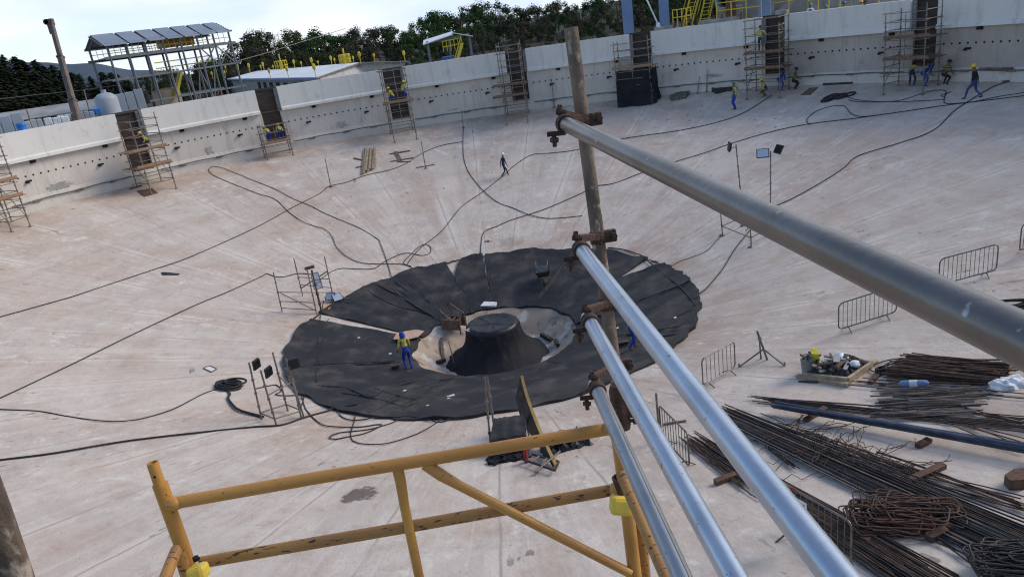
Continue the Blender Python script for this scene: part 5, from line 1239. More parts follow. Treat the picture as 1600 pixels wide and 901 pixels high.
a1, a2 = dep(972, 742, 2.38), dep(1052, 925, 1.95); b = MB(); b.tube([a1, a1.lerp(a2,.5), a2], .0195, 20, 0, True, None, .8); b.build('tube', YW, e2)
b = MB(); b.tube([dep(964,744,2.40), dep(977,778,2.42)], .019, 14, 0, True, None, .8); b.build('hook_end', M['coupler'], e2)
e3 = thing('yellow_inner_post', dep(1008, 901, 2.6), 'second yellow upright, chipped, just behind the right frame post', 'scaffold post'); b = MB(); b.tube([dep(995,775,2.52), dep(1011,925,2.62)], .0195, 18); b.build('tube', YW, e3)
e4 = thing('yellow_brace', dep(262, 901, 2.3), 'yellow chipped brace tube leaving the left frame post towards the lower edge', 'scaffold brace')
b = MB(); b.tube([dep(276,858,2.40), dep(266,882,2.33), dep(246,935,2.2)], .019, 18); b.build('tube', YW, e4); b = MB(); b.tube([dep(279,862,2.45), dep(293,902,2.5)], .02, 14); b.build('hook_end', YW, e4)
def cap_cover(px, d, w, label, ang):
    c = dep(*px, d); X = (RT*cos(ang)+UP*sin(ang)); Z = (UP*cos(ang)-RT*sin(ang)); e = thing('coupler_cover', c, label, 'coupler cover', 'yellow plastic coupler covers'); b = MB(); b.box(c, w, .06, w*.82, (X, FW, Z), 0, .014); b.build('body', M['yellow_plastic'], e)
cap_cover((971,788), 2.40, .076, 'yellow plastic cover clipped on the right frame post', -.06); cap_cover((310,893), 2.40, .062, 'yellow plastic cover at the foot of the left frame post', .3)
b = MB(); q = dep(306, 872, 2.39); b.rod(q-RT*.008, q+RT*.012, .006, 6); b.lathe(q, [(.011,-.006),(.011,.006)], 6); b.build('lock_pin', M['dark'], e)
e5 = thing('corner_pole', dep(10, 901, 1.2), 'dark rusty pole cutting the lower left corner', 'scaffold pole'); b = MB(); b.tube([dep(-32,742,1.12), dep(-10,800,1.14), dep(27,905,1.2), dep(45,960,1.23)], .0242, 22); b.build('tube', M['pole_rust'], e5)

# ------------------------------------------------------------------ outside the tank: ground, hills, forest
M['soil'] = mat('dry_site_soil', (.20,.165,.13), .95, 0, (.12,.11,.07), .05, .4, .6, .4, 1)
M['hill'] = mat('wooded_hillside', (.028,.036,.02), .95, 0, (.045,.045,.028), .05, .4, .6, .6, .4)
M['mountain'] = mat('distant_ridge', (.06,.085,.12), 1, 0, (.05,.075,.10), .004)  # distance haze put into the ridge's bluish base colour
def bw(x, y, extra):
    th, z = cyl(x, y, R+extra); return pol(th, R+extra, z)
def hill_h(x, y):
    d = hypot(x, y); az = atan2(x-CAM.x, y-CAM.y)
    l = max(0, min(1, (-az-.28)/.25)); rr = max(0, min(1, (d-95)/140))
    q = max(0, min(1, (d-150)/80)); e_ = max(0, min(1, (az+.42)/.12)); q2 = max(0, min(1, (az+.02)/.25))
    return GROUND + 6.5*l*l*(3-2*l)*rr*rr*(3-2*rr) + (5.5+4.5*q2)*e_*q*q*(3-2*q) + .2*noise.noise(V((x*.03, y*.03, 0)))*rr*6
def ground():
    b = MB(); n = 160; rad = [R+.44, R+2, 40, 50, 65, 80, 95, 110, 130, 150, 175, 200, 230, 260, 300, 360, 450, 700, 1200, 2500, 5000]; vs = []
    for r in rad:
        for k in range(n):
            th = 2*pi*k/n; x, y = r*sin(th), r*cos(th); vs.append(V((x, y, hill_h(x, y) if r < 2000 else GROUND-1)))
    b.add(vs, [((i+1)*n+k, (i+1)*n+(k+1)%n, i*n+(k+1)%n, i*n+k) for i in range(len(rad)-1) for k in range(n)], 0, True)
    b.mi = [0 if rad[q//n] < 110 else 1 for q in range(len(b.f))]
    o = b.build('ground', [M['soil'], M['hill']]); tag(o, kind='structure')
    b = MB(); sweep_pts = [pol(S0-DS*2+DS*11*k/120, R+.49, z) for z in (GROUND-.3, -.02) for k in range(121)]
    b.add(sweep_pts, [(k, k+1, 121+k+1, 121+k) for k in range(120)]); tag(b.build('tank_outer_face', M['wall_low'], loc=pol(0, R+.5, GROUND)), 'outer face of the round concrete tank wall', 'wall')
ground()
def ridge():
    b = MB(); n = 90; prof = []
    for k in range(n+1):
        az = -.75+1.0*k/n; h = 62+30*noise.noise(V((az*6, 1, 0)))+14*noise.noise(V((az*22, 2, 0)))+55*math.exp(-((az+.53)/.07)**2)-60*max(0, min(1, (az+.42)/.1))
        prof.append((CAM.x+2600*sin(az), CAM.y+2600*cos(az), h))
    vs = [V(p) for p in prof]+[V((CAM.x+(p[0]-CAM.x)*.85, CAM.y+(p[1]-CAM.y)*.85, GROUND-6)) for p in prof]
    b.add(vs, [(k, k+1, n+2+k, n+1+k) for k in range(n)], 0, True); tag(b.build('mountains', M['mountain']), kind='structure')
ridge()
def leaf_mat(name, c, c2):
    m = mat(name, c, .9, 0, c2, .9, .35, .65, spec=.06); return m
LEAF = [leaf_mat('leaf_dark', (.028,.044,.018), (.038,.054,.024)), leaf_mat('leaf_green', (.045,.085,.024), (.035,.06,.022)), leaf_mat('leaf_olive', (.052,.056,.030), (.042,.048,.026)), leaf_mat('leaf_dry', (.078,.068,.048), (.06,.054,.04)), leaf_mat('leaf_conifer', (.016,.024,.014), (.026,.034,.018))]
M['bark'] = mat('bark', (.09,.075,.06), .9, 0, (.05,.04,.035), 3)
def crown_mesh(seed, kind):
    """unit-high tree: trunk and limbs, crown of many leaf clumps"""
    rnd = random.Random(seed); t = MB(); c = MB()
    if kind == 'conifer':
        t.tube([V((0,0,0)), V((0,0,.98))], .02, 5, 0, True, [.022,.004])
        for k in range(420):
            z = .10+.9*rnd.random()**1.15; rr = (.20*(1-z)**.62+.012)*(.5+.55*rnd.random()); an = rnd.uniform(0,6.283); p = V((rr*cos(an), rr*sin(an), z-.25*rr)); s = .03+.03*rnd.random()
            d = V((cos(an), sin(an), -.45)).normalized(); u = V((-sin(an), cos(an), 0)); c.add([p-d*s*1.3-u*s*.4, p-d*s*1.3+u*s*.4, p+d*s+u*s*.45, p+d*s*1.7, p+d*s-u*s*.45], [(0,1,2,3,4)])
        return t, c
    lean = V((rnd.uniform(-.06,.06), rnd.uniform(-.06,.06), 0)); h0 = .28 if kind != 'bare' else .35
    t.tube([V((0,0,0)), V((0,0,h0))+lean*.5, V((0,0,.7))+lean], .02, 6, 0, True, [.026,.018,.008])
    cl = []
    for k in range(12 if kind != 'bare' else 13):
        an = k*2.4+rnd.uniform(-.4,.4); z = rnd.uniform(.24,.88); rr = rnd.uniform(.10,.30)*(1.1-abs(z-.6)); p = V((rr*cos(an), rr*sin(an), z))+lean; cl.append((p, rnd.uniform(.09,.17)))
        t.tube([V((0,0,h0+.25*(z-.4)))+lean*.5, V((p.x*.6,p.y*.6,z-.12)), p], .008, 4, 0, True, [.011,.006,.003])
        if kind == 'bare':
            for j in range(5): t.tube([p, p+V((rnd.uniform(-.12,.12), rnd.uniform(-.12,.12), rnd.uniform(0,.13)))], .003, 3, 0, True, [.004,.0015])
    dens = {'round': 170, 'tall': 170, 'bare': 60}[kind]
    for p, r in cl:
        for k in range(dens):
            d = V((rnd.gauss(0,1), rnd.gauss(0,1), rnd.gauss(0,.8))).normalized(); q = p+d*r*(.45+.6*rnd.random()); s = rnd.uniform(.010,.021)*(1 if kind != 'bare' else .45)
            n_ = (d+V((rnd.uniform(-.7,.7), rnd.uniform(-.7,.7), rnd.uniform(0,.9)))).normalized(); u = n_.orthogonal().normalized(); w = n_.cross(u); a0 = rnd.uniform(0,6)
            c.add([q+(u*cos(a0+j*1.2566)+w*sin(a0+j*1.2566))*s*(.7+.5*rnd.random()) for j in range(5)], [(0,1,2,3,4)])
    return t, c
PROTO = {}
def tree(kind, var, base, h, width, leaf, label, group):
    key = (kind, var, leaf)
    if key not in PROTO:
        t, c = crown_mesh(hash((kind == 'conifer', kind == 'bare', kind == 'tall')) % 50 + var*7, kind)
        tr = t.build('trunk', M['bark']); cr = c.build('crown', LEAF[leaf]); PROTO[key] = (tr.data, cr.data); bpy.data.objects.remove(tr); bpy.data.objects.remove(cr)
    nm = {'conifer': 'pine_tree', 'bare': 'sparse_tree'}.get(kind, 'broadleaf_tree')
    e = bpy.data.objects.new(nm, None); COL.objects.link(e); e.location = base; e.rotation_euler = (0, 0, random.uniform(0, 6.28)); e.scale = (h*width, h*width, h); tag(e, label, 'tree', group)
    for n_, d in zip(('trunk', 'crown'), PROTO[key]):
        o = bpy.data.objects.new(n_, d); COL.objects.link(o); o.parent = e
def silh(pts, x):
    if x < pts[0][0]: return pts[0][1]
    for (x0, y0), (x1, y1) in zip(pts, pts[1:]):
        if x0 <= x <= x1: return y0+(y1-y0)*(x-x0)/(x1-x0)
    return pts[-1][1]
LS = [(-80,70),(0,88),(30,92),(60,98),(80,103),(105,111),(130,112),(160,114),(200,118),(260,122),(300,120)]
for row, D_ in enumerate((230, 205, 180, 158, 138, 120)):
    x = -70-row*6
    while x < (250 if row < 4 else 190):
        xx = x+random.uniform(-3,3); yt_ = silh(LS, xx)+row*13+random.uniform(-5,10)*(1 if row else .8); p = bp(xx, yt_, D_+random.uniform(-8,8)); g = hill_h(p.x, p.y); h = p.z-g
        if h > 3: tree('conifer', random.randrange(3), V((p.x, p.y, g)), h, random.uniform(1.0,1.6)*max(.8, min(1.3, 11/h)), 4, 'dark conifer in the dense plantation on the left hillside', 'conifers on the left hillside')
        x += 15+row*3.2
RS = [(222,114),(260,106),(300,96),(330,86),(355,70),(372,55),(385,44),(400,42),(412,52),(425,48),(440,44),(455,40),(470,42),(490,40),(505,46),(520,48),(545,44),(560,46),(580,42),(600,38),(615,42),(640,30),(655,22),(670,18),(690,20),(705,22),(720,12),(735,6),(745,4),(775,4),(800,8),(830,6),(860,2),(880,4),(930,-6),(1010,-14),(1100,-30),(1250,-45),(1700,-70)]
lab = {'round': 'bushy broadleaf tree in the wood beyond the tank', 'tall': 'upright broadleaf tree in the wood beyond the tank', 'bare': 'sparse dry tree in the wood beyond the tank'}
for row, (D_, dx) in enumerate(((206, 13), (188, 16), (174, 20), (160, 24))):
    x = 222+row*9
    while x < (1240 if row < 3 else 1100):
        xx = x+random.uniform(-5,5); off = (0, 15, 32, 52)[row]; off *= 1.25 if xx > 700 else 1; yt_ = silh(RS, xx)+off*random.uniform(.7,1.3)+random.uniform(-7,7)*(1 if row else .6); p = bp(xx, yt_, D_+random.uniform(-6,6)); h = max(4.0, (p.z-GROUND)*random.choice((1, .8, .7))); g = p.z-h
        kind = random.choices(('round','tall','bare'), (5,3,1.6 if row < 2 else .5))[0]; leaf = random.choices((0,1,2,3), (4,2.2,2,1.2))[0] if kind != 'bare' else 3
        if 630 < xx < 712 and row < 3: leaf = 1; kind = 'round'
        elif xx > 760 and row > 0: leaf = random.choice((0,0,2,3))
        tree(kind, random.randrange(3), V((p.x, p.y, g)), h, random.uniform(.8,1.15)*(1.1 if kind == 'round' else .85), leaf, lab[kind], 'trees in the wood beyond the tank')
        x += dx*random.uniform(.75,1.25)

# ------------------------------------------------------------------ outside: plant and sheds
Zv = V((0,0,1))
def crane():
    a, c = bp(122, 190, 62), bp(80, 36, 70); e = thing('crane_boom', V((a.x, a.y, GROUND)), 'tall brown telescopic crane boom standing behind the left wall', 'crane'); d = (c-a).normalized(); f = a-d*4
    for (t0, t1, w) in ((0,.42,.40),(.40,.74,.33),(.72,1.0,.27)):
        b = MB(); b.bar(f.lerp(c,t0), f.lerp(c,t1), w, w*1.1, 0, V((0,1,0))); b.bar(f.lerp(c,t1-.012), f.lerp(c,t1), w+.08, w*1.1+.08, 0, V((0,1,0))); b.build('boom_section', M['crane'], e)
    b = MB(); b.box(c+V((-.1,0,.1)), .55, .4, .4); b.box(c+V((-.2,0,-.45)), .2, .3, .7); b.lathe(c+V((-.3,-.2,.1)), [(.2,0),(.2,.2)], 12, ax=(V((1,0,0)), Zv, V((0,1,0)))); b.build('boom_head', M['crane'], e)
    b = MB(); b.rod(c+V((.3,-.4,0)), f+V((.4,-.4,0)), .03, 5); b.build('hoist_rope', M['steel_dark'], e)
crane()
def steel_building():
    A, B = bp(190, 148, 76), bp(376, 127, 80); A.z = B.z = 0; X = (B-A).normalized(); Yv = V((-X.y, X.x, 0)); L = (B-A).length; W_ = 5.2
    zr, ze, z2, z1, z0 = 6.1, 5.2, 4.1, 2.2, .0
    e = thing('steel_frame_building', V((A.x, A.y, GROUND)), 'open grey steel frame building with a gapped blue grey roof, behind the left wall', 'building')
    P = lambda x, y, z: V((A.x, A.y, 0))+X*x+Yv*y+Zv*z
    n = 8
    for k in range(n):
        x = L*k/(n-1)
        for y in (0, W_): b = MB(); b.bar(P(x,y,GROUND), P(x,y,ze), .15, .15); b.build('column', M['grey_steel'], e)
        b = MB(); b.bar(P(x,0,ze), P(x,W_/2,zr), .12, .2); b.bar(P(x,W_/2,zr), P(x,W_,ze), .12, .2); b.build('rafter', M['grey_steel'], e)
    for z, w in ((z2,.24),(z1,.15),(z0,.15),(-2.0,.15),(ze,.16)):
        for y in (0, W_): b = MB(); b.bar(P(-.4,y,z), P(L+.4,y,z), .12, w); b.build('floor_beam', M['grey_steel'], e)
    b = MB(); b.box(P(L/2,W_/2,z2+.1), L-1, W_-.2, .12, (X,Yv,Zv)); b.build('upper_deck', M['steel_dark'], e)
    b = MB(); b.box(P(L*.22,W_/2,z1+.1), L*.4, W_-.2, .12, (X,Yv,Zv)); b.build('lower_deck', M['steel_dark'], e)
    for k in range(n-1):
        x0, x1 = L*k/(n-1), L*(k+1)/(n-1)
        if k in (1, 2, 5, 6): b = MB(); b.bar(P(x0,W_,GROUND+.5), P(x1,W_,z1), .1, .1); b.bar(P(x1,W_,GROUND+.5), P(x0,W_,z1), .1, .1); b.build('cross_brace', M['grey_steel'], e)
        if k in (5, 6): b = MB(); b.bar(P(x0,0,z1), P(x1,0,z2), .1, .1); b.bar(P(x1,0,z1), P(x0,0,z2), .1, .1); b.build('cross_brace', M['grey_steel'], e)
    for k in range(60): pass
    for y in (.05, W_-.05):
        b = MB()
        for z in (z2+.55, z2+1.05): b.rod(P(0,y,z), P(L,y,z), .03, 5)
        for k in range(22): b.rod(P(L*k/21,y,z2+.1), P(L*k/21,y,z2+1.05), .025, 5)
        b.build('handrail', M['white_plastic' if y > 1 else 'yellow_rail'], e)
    edges = [(.0,.17),(.19,.32),(.345,.47),(.49,.615),(.635,.76),(.78,.90),(.92,1.02)]
    for f0, f1 in edges:
        for s in (0, 1):
            y0, y1 = (-.5, W_/2) if s == 0 else (W_+.5, W_/2); b = MB(); q = [P(L*f0-.3,y0,ze-.12), P(L*f1-.3,y0,ze-.12), P(L*f1-.3,y1,zr+.14), P(L*f0-.3,y1,zr+.14)]; b.prism(q, Zv*.03); b.build('roof_sheet', M['roof_blue'], e)
    for k in range(7):
        f = k/6; b = MB(); b.bar(P(-.5,(W_/2)*f,ze+.02+(zr-ze)*f), P(L+.3,(W_/2)*f,ze+.02+(zr-ze)*f), .1, .1); b.build('purlin', M['grey_steel'], e)
    b = MB(); b.box(P(L*.62,W_/2,z2+.75), 3.2, 1.2, .8, (X,Yv,Zv)); b.box(P(L*.66,W_/2,z2+1.4), 1.4, 1, .9, (X,Yv,Zv)); b.build('hoist', M['yellow_paint'], e)
    b = MB(); b.bar(P(L*.44,1,z0), P(L*.54,1,z1), .8, .2); b.build('stair', M['yellow_rail'], e)
    for x in (L*.5, L*.62): b = MB(); b.rod(P(x-2,.1,z1+1), P(x+2,.1,z1+1), .05, 5); b.rod(P(x-2,.1,z1+.5), P(x+2,.1,z1+.5), .05, 5); b.build('guard_rail', M['yellow_rail'], e)
    b = MB(); b.lathe(P(L*.42,2.4,GROUND), [(1.25,0),(1.25,5.2),(1.15,5.35),(.2,5.5)], 22); tag(b.build('beige_vessel', M['tank_beige'], loc=P(L*.42,2.4,GROUND)), 'beige cylindrical vessel inside the steel frame building', 'vessel')
steel_building()
def silo():
    c = bp(170, 170, 68); e = thing('grey_silo', V((c.x, c.y, GROUND)), 'grey domed silo with an orange band behind the left wall', 'silo'); zt = bp(170, 155, 68).z
    b = MB(); b.lathe(V((c.x,c.y,GROUND)), [(.86,0),(.86,zt-GROUND),(.8,zt-GROUND+.2),(.5,zt-GROUND+.45),(.12,zt-GROUND+.55)], 24); b.build('body', M['tank_grey'], e)
    b = MB(); b.lathe(V((c.x,c.y,zt-1.35)), [(.88,0),(.88,.14)], 24); b.build('band', M['orange'], e); b = MB(); b.lathe(V((c.x,c.y,zt+.5)), [(.2,0),(.2,.25)], 10); b.build('hatch', M['tank_grey'], e)
silo()
def long_shed():
    A, B = bp(-60, 200, 88), bp(176, 160, 84); A.z = B.z = 0; X = (B-A).normalized(); Yv = V((-X.y, X.x, 0)); L = (B-A).length; P = lambda x, y, z: A+X*x+Yv*y+Zv*z
    e = thing('long_shed', V((A.x, A.y, GROUND)), 'long low shed with a pale grey roof at the far left', 'shed'); ze = bp(60,184,87).z; zr = ze+.85
    b = MB(); b.prism([P(-1,-.6,ze), P(L+.5,-.6,ze), P(L+.5,3,zr), P(-1,3,zr)], Zv*.08); b.prism([P(-1,6.6,ze), P(L+.5,6.6,ze), P(L+.5,3,zr), P(-1,3,zr)], Zv*.08); b.build('roof', M['shed_roof'], e)
    b = MB(); b.box(P(L/2,4,(GROUND+ze)/2-.1), L, 3.4, ze-GROUND-.2, (X,Yv,Zv)); b.build('wall', M['shed_wall'], e)
    for k in range(7): b = MB(); b.bar(P(L*k/6,-.3,GROUND), P(L*k/6,-.3,ze), .15, .15); b.build('post', M['steel_dark'], e)
    for k in (1,3,4): b = MB(); b.box(P(L*(k+.5)/6,2.27,(GROUND+ze)/2-.3), 2.2, .1, 2.2, (X,Yv,Zv)); b.build('opening', M['dark'], e)
long_shed()
def drum():
    c = bp(34, 199, 58); e = thing('blue_drum', V((c.x,c.y,c.z-.9)), 'bright blue plastic drum behind the left wall', 'drum'); b = MB(); b.lathe(V((c.x,c.y,c.z-.9)), [(.28,0),(.29,.3),(.30,.33),(.29,.36),(.29,.7),(.30,.73),(.29,.76),(.29,1.0),(.30,1.05),(.29,1.12),(.25,1.14)], 20); b.build('shell', M['blue_drum'], e); b = MB(); b.lathe(V((c.x,c.y,c.z+.24)), [(.26,0),(.26,.03)], 16); b.build('lid', M['blue_drum'], e)
    st = V((c.x, c.y, c.z-.95)); b = MB(); b.box(st-V((0,0,(st.z-GROUND)/2)), 1.0, .9, st.z-GROUND); tag(b.build('drum_stand', M['concrete_grey'], loc=V((c.x,c.y,GROUND))), 'concrete stand under the blue drum', 'stand')
drum()
def clutter():
    for k, (x, y, D_, w, h, m, lab_) in enumerate(((10,192,60,2.0,1.6,'tank_grey','pale stacked crates at the far left edge behind the wall'),(52,191,62,1.1,.8,'shed_wall','pale stack of pallets right of the blue drum'),(88,186,62,1.6,.6,'white_plastic','white sacks on the wall side of the long shed'),
            (106,181,63,1.4,.7,'shed_wall','whitish heap beside the crane boom'),(135,178,64,1.0,.8,'tank_grey','grey box right of the crane boom'),(150,172,66,.7,.55,'blue_drum','small blue container left of the grey silo'),(203,152,72,2.2,2.4,'tank_grey','grey machine housing right of the silo'),(218,148,74,1.4,1.4,'debris_black','dark machinery left of the beige vessel'))):
        c = bp(x, y, D_); zt = c.z+h*.4; d = V((CAM.x-c.x, CAM.y-c.y, 0)).normalized(); X = V((-d.y, d.x, 0)); e = thing('stored_goods', V((c.x,c.y,GROUND)), lab_, 'stored goods')
        b = MB(); b.box(V((c.x,c.y,(GROUND+zt-h)/2)), w*1.1, 1.2, zt-h-GROUND, (X,d,Zv)); b.build('stillage', M['steel_dark'], e)
        for j in range(3): b = MB(); b.box(V((c.x,c.y,zt-h*.55))+X*(w*(j-1)*.33)+Zv*random.uniform(-.1,.1)*h, w*.31, 1, h*.8, (X,d,Zv), 0, .04); b.build('load', M[m], e)
clutter()
def white_roof():
    zr, ze = .45, -.15; a, c = at_z(560,99,zr), at_z(384,113.2,zr); X = (c-a); X.z = 0; X.normalize(); Yv = V((-X.y, X.x, 0))
    w1 = at_z(495,122,ze); w2 = at_z(640,96.5,ze); y1 = (w1-a).dot(Yv); y2 = (w2-a).dot(Yv); L = 82; P = lambda x, y, z: V((a.x,a.y,0))+X*x+Yv*y+Zv*z
    x1, x2 = (w1-a).dot(X), (w2-a).dot(X)
    e = thing('white_roof_building', V((a.x,a.y,GROUND)), 'long building with a low white gabled roof behind the wall', 'building')
    for ye, xs in ((y1,x1),(y2,x2)): b = MB(); b.prism([P(xs,ye,ze), P(L,ye,ze), P(L,0,zr), P(0,0,zr)], Zv*.08); b.build('roof_slope', M['roof_white'], e)
    for ye, xs in ((y1,x1),(y2,x2)):
        b = MB(); b.bar(P(xs,ye,ze-.12), P(L,ye,ze-.12), .12, .22); b.build('gutter', M['blue_column'], e); b = MB(); b.bar(P(xs+.02,ye,ze-.02), P(.02,0,zr-.03), .1, .16); b.build('barge_board', M['steel_dark'], e)
    s_ = 1 if y1 > 0 else -1
    b = MB(); b.add([P(x1+.5,y1-s_*.4,ze-.1), P(.5,0,zr-.1), P(x2+.5,y2+s_*.4,ze-.1), P(x2+.5,y2+s_*.4,GROUND), P(x1+.5,y1-s_*.4,GROUND)], [(0,1,2,3,4)]); b.build('gable_wall', M['shed_wall'], e)
    b = MB(); b.add([P(x1+.5,y1-s_*.4,ze-.1), P(L,y1-s_*.4,ze-.1), P(L,y1-s_*.4,GROUND), P(x1+.5,y1-s_*.4,GROUND)], [(0,1,2,3)]); b.build('side_wall', M['concrete_grey'], e)
    for k in range(8): b = MB(); x = x1+3+k*6; b.box(P(x,y1-s_*.38,-1.6), 2.4, .2, 1.8, (X,Yv,Zv)); b.build('window', M['dark'], e)
    # yellow paddle posts and cages standing on the roof
    proto = None
    for (x, y, hpx) in ((271,125,8),(283,127,9),(299,126,9),(316,127,11),(333,124,10),(353,122,10),(322,115,7),(337,114,8),(354,113,9),(374,119,14),(391,114,13),(373,110,8),
                        (409,112,9),(413,111,12),(423,123,14),(428,111,8),(451,121,15),(461,107,12),(472,106,9),(489,107,15),(494,121,19),(498,104,8),(519,102,13),(524,101,9),(553,98,9),(564,100,17),(586,97,12),(633,96,15)):
        zz = zr if y < silh([(250,120),(384,113.2),(560,99),(640,97)], x)+4 else (zr+ze)/2-.05
        p = at_z(x, y, zz+.05); D_ = hypot(p.x-CAM.x, p.y-CAM.y)
        if D_ > 130: p = bp(x, y, 130); D_ = 130
        if D_ < 60: p = bp(x, y, 60); D_ = 60
        hh = hpx*D_/F_PX*1.0
        if proto is None:
            proto = thing('paddle_post', p, '', 'post', 'yellow paddle posts on the white roof'); b = MB(); b.rod(p, p+Zv*.6, .055, 7); b.build('stem', M['yellow_rail'], proto)
            b = MB(); b.lathe(p+Zv*.78-V((0,.05,0)), [(.10,-.04),(.2,0),(.22,.05),(.2,.1),(.10,.12)], 14, ax=(V((1,0,0)), Zv*1.2, V((0,1,0)))); b.build('paddle', M['yellow_rail'], proto); o = proto
        else: o = copy_tree(proto, p)
        o['label'] = 'yellow paddle shaped post standing on the white roof'; o.scale = (max(.5, hh/1.6),)*2+(hh,)
    for (x, y, s, lab_) in ((441,109,1.1,'left of two yellow cages on the white roof'), (540,99,1.0,'right of two yellow cages on the white roof')):
        p = at_z(x, y, zr+.1); D_ = hypot(p.x-CAM.x, p.y-CAM.y)
        if D_ > 110: p = bp(x, y, 110); D_ = 110
        w = 14*D_/F_PX; g = thing('roof_cage', p, lab_, 'cage', 'yellow cages on the white roof')
        for i in range(5):
            for j in (0, 1): b = MB(); b.rod(p+V((w*(i/4-.5), w*(j-.5), 0)), p+V((w*(i/4-.5), w*(j-.5), w*.85)), .06, 5); b.build('bar', M['yellow_rail'], g)
        for z in (.4,.85):
            b = MB(); q = [p+V((w*sx*.5, w*sy*.5, w*z)) for sx, sy in ((-1,-1),(1,-1),(1,1),(-1,1),(-1,-1))]; b.tube(q, .06, 5); b.build('hoop', M['yellow_rail'], g)
        b = MB(); b.rod(p, p+V((0,0,w*1.5)), .09, 6); b.build('mast', M['yellow_rail'], g)
white_roof()
def shelter():
    A = bp(672, 94, 72); B = bp(738, 86, 72); A.z = B.z = 0; X = (B-A).normalized(); Yv = V((-X.y, X.x, 0)); L = (B-A).length; P = lambda x, y, z: A+X*x+Yv*y+Zv*z
    ze, zr = bp(670,66,72).z, bp(716,51,72).z; e = thing('stair_shelter', V((A.x,A.y,GROUND)), 'small open shelter with a white gable roof and yellow stairs beyond the wall', 'shelter')
    for x in (0, L*.5, L):
        for y in (0, 3): b = MB(); b.bar(P(x,y,GROUND), P(x,y,ze+.1), .16, .16); b.build('column', M['grey_steel'], e)
    b = MB(); b.prism([P(-.4,-.7,ze-.2), P(-.4,3.4,ze+.15), P(L*.62,3.4,zr+.12), P(L*.62,-.7,zr-.15)], Zv*.08); b.prism([P(L*.62,-.4,zr), P(L*.62,3.4,zr), P(L+.3,3.4,zr-.55), P(L+.3,-.4,zr-.55)], Zv*.08); b.build('roof', M['roof_white'], e)
    for z in (ze-.1,): b = MB(); b.bar(P(0,-.1,z), P(L,-.1,z+.3), .1, .16); b.build('beam', M['grey_steel'], e)
    b = MB()
    for z in (0,.5): b.bar(P(L*.35,-.3,z+.9), P(L*.8,-.3,z+1.0), .08, .08)
    for k in range(6): b.bar(P(L*(.35+.09*k),-.3,.5), P(L*(.35+.09*k),-.3,1.45), .06, .06)
    b.build('handrail', M['yellow_rail'], e)
    for y in (-.5, .3): b = MB(); b.bar(P(L*.8,y,1.0), P(L*.42,y,-2.2), .16, .28); b.bar(P(L*.8,y,1.6), P(L*.45,y,-1.3), .08, .08); b.build('stringer', M['yellow_rail'], e)
    b = MB()
    for k in range(9): b.box(P(L*(.8-.38*k/8),-.1,1.0-3.2*k/8), .3, .8, .05, (X,Yv,Zv))
    b.build('tread', M['yellow_rail'], e); b = MB(); b.box(P(L*.42,1.4,-.6), 1.2, 1, 1.2, (X,Yv,Zv), 0, .05); b.build('blue_pump', M['blue_drum'], e)
shelter()
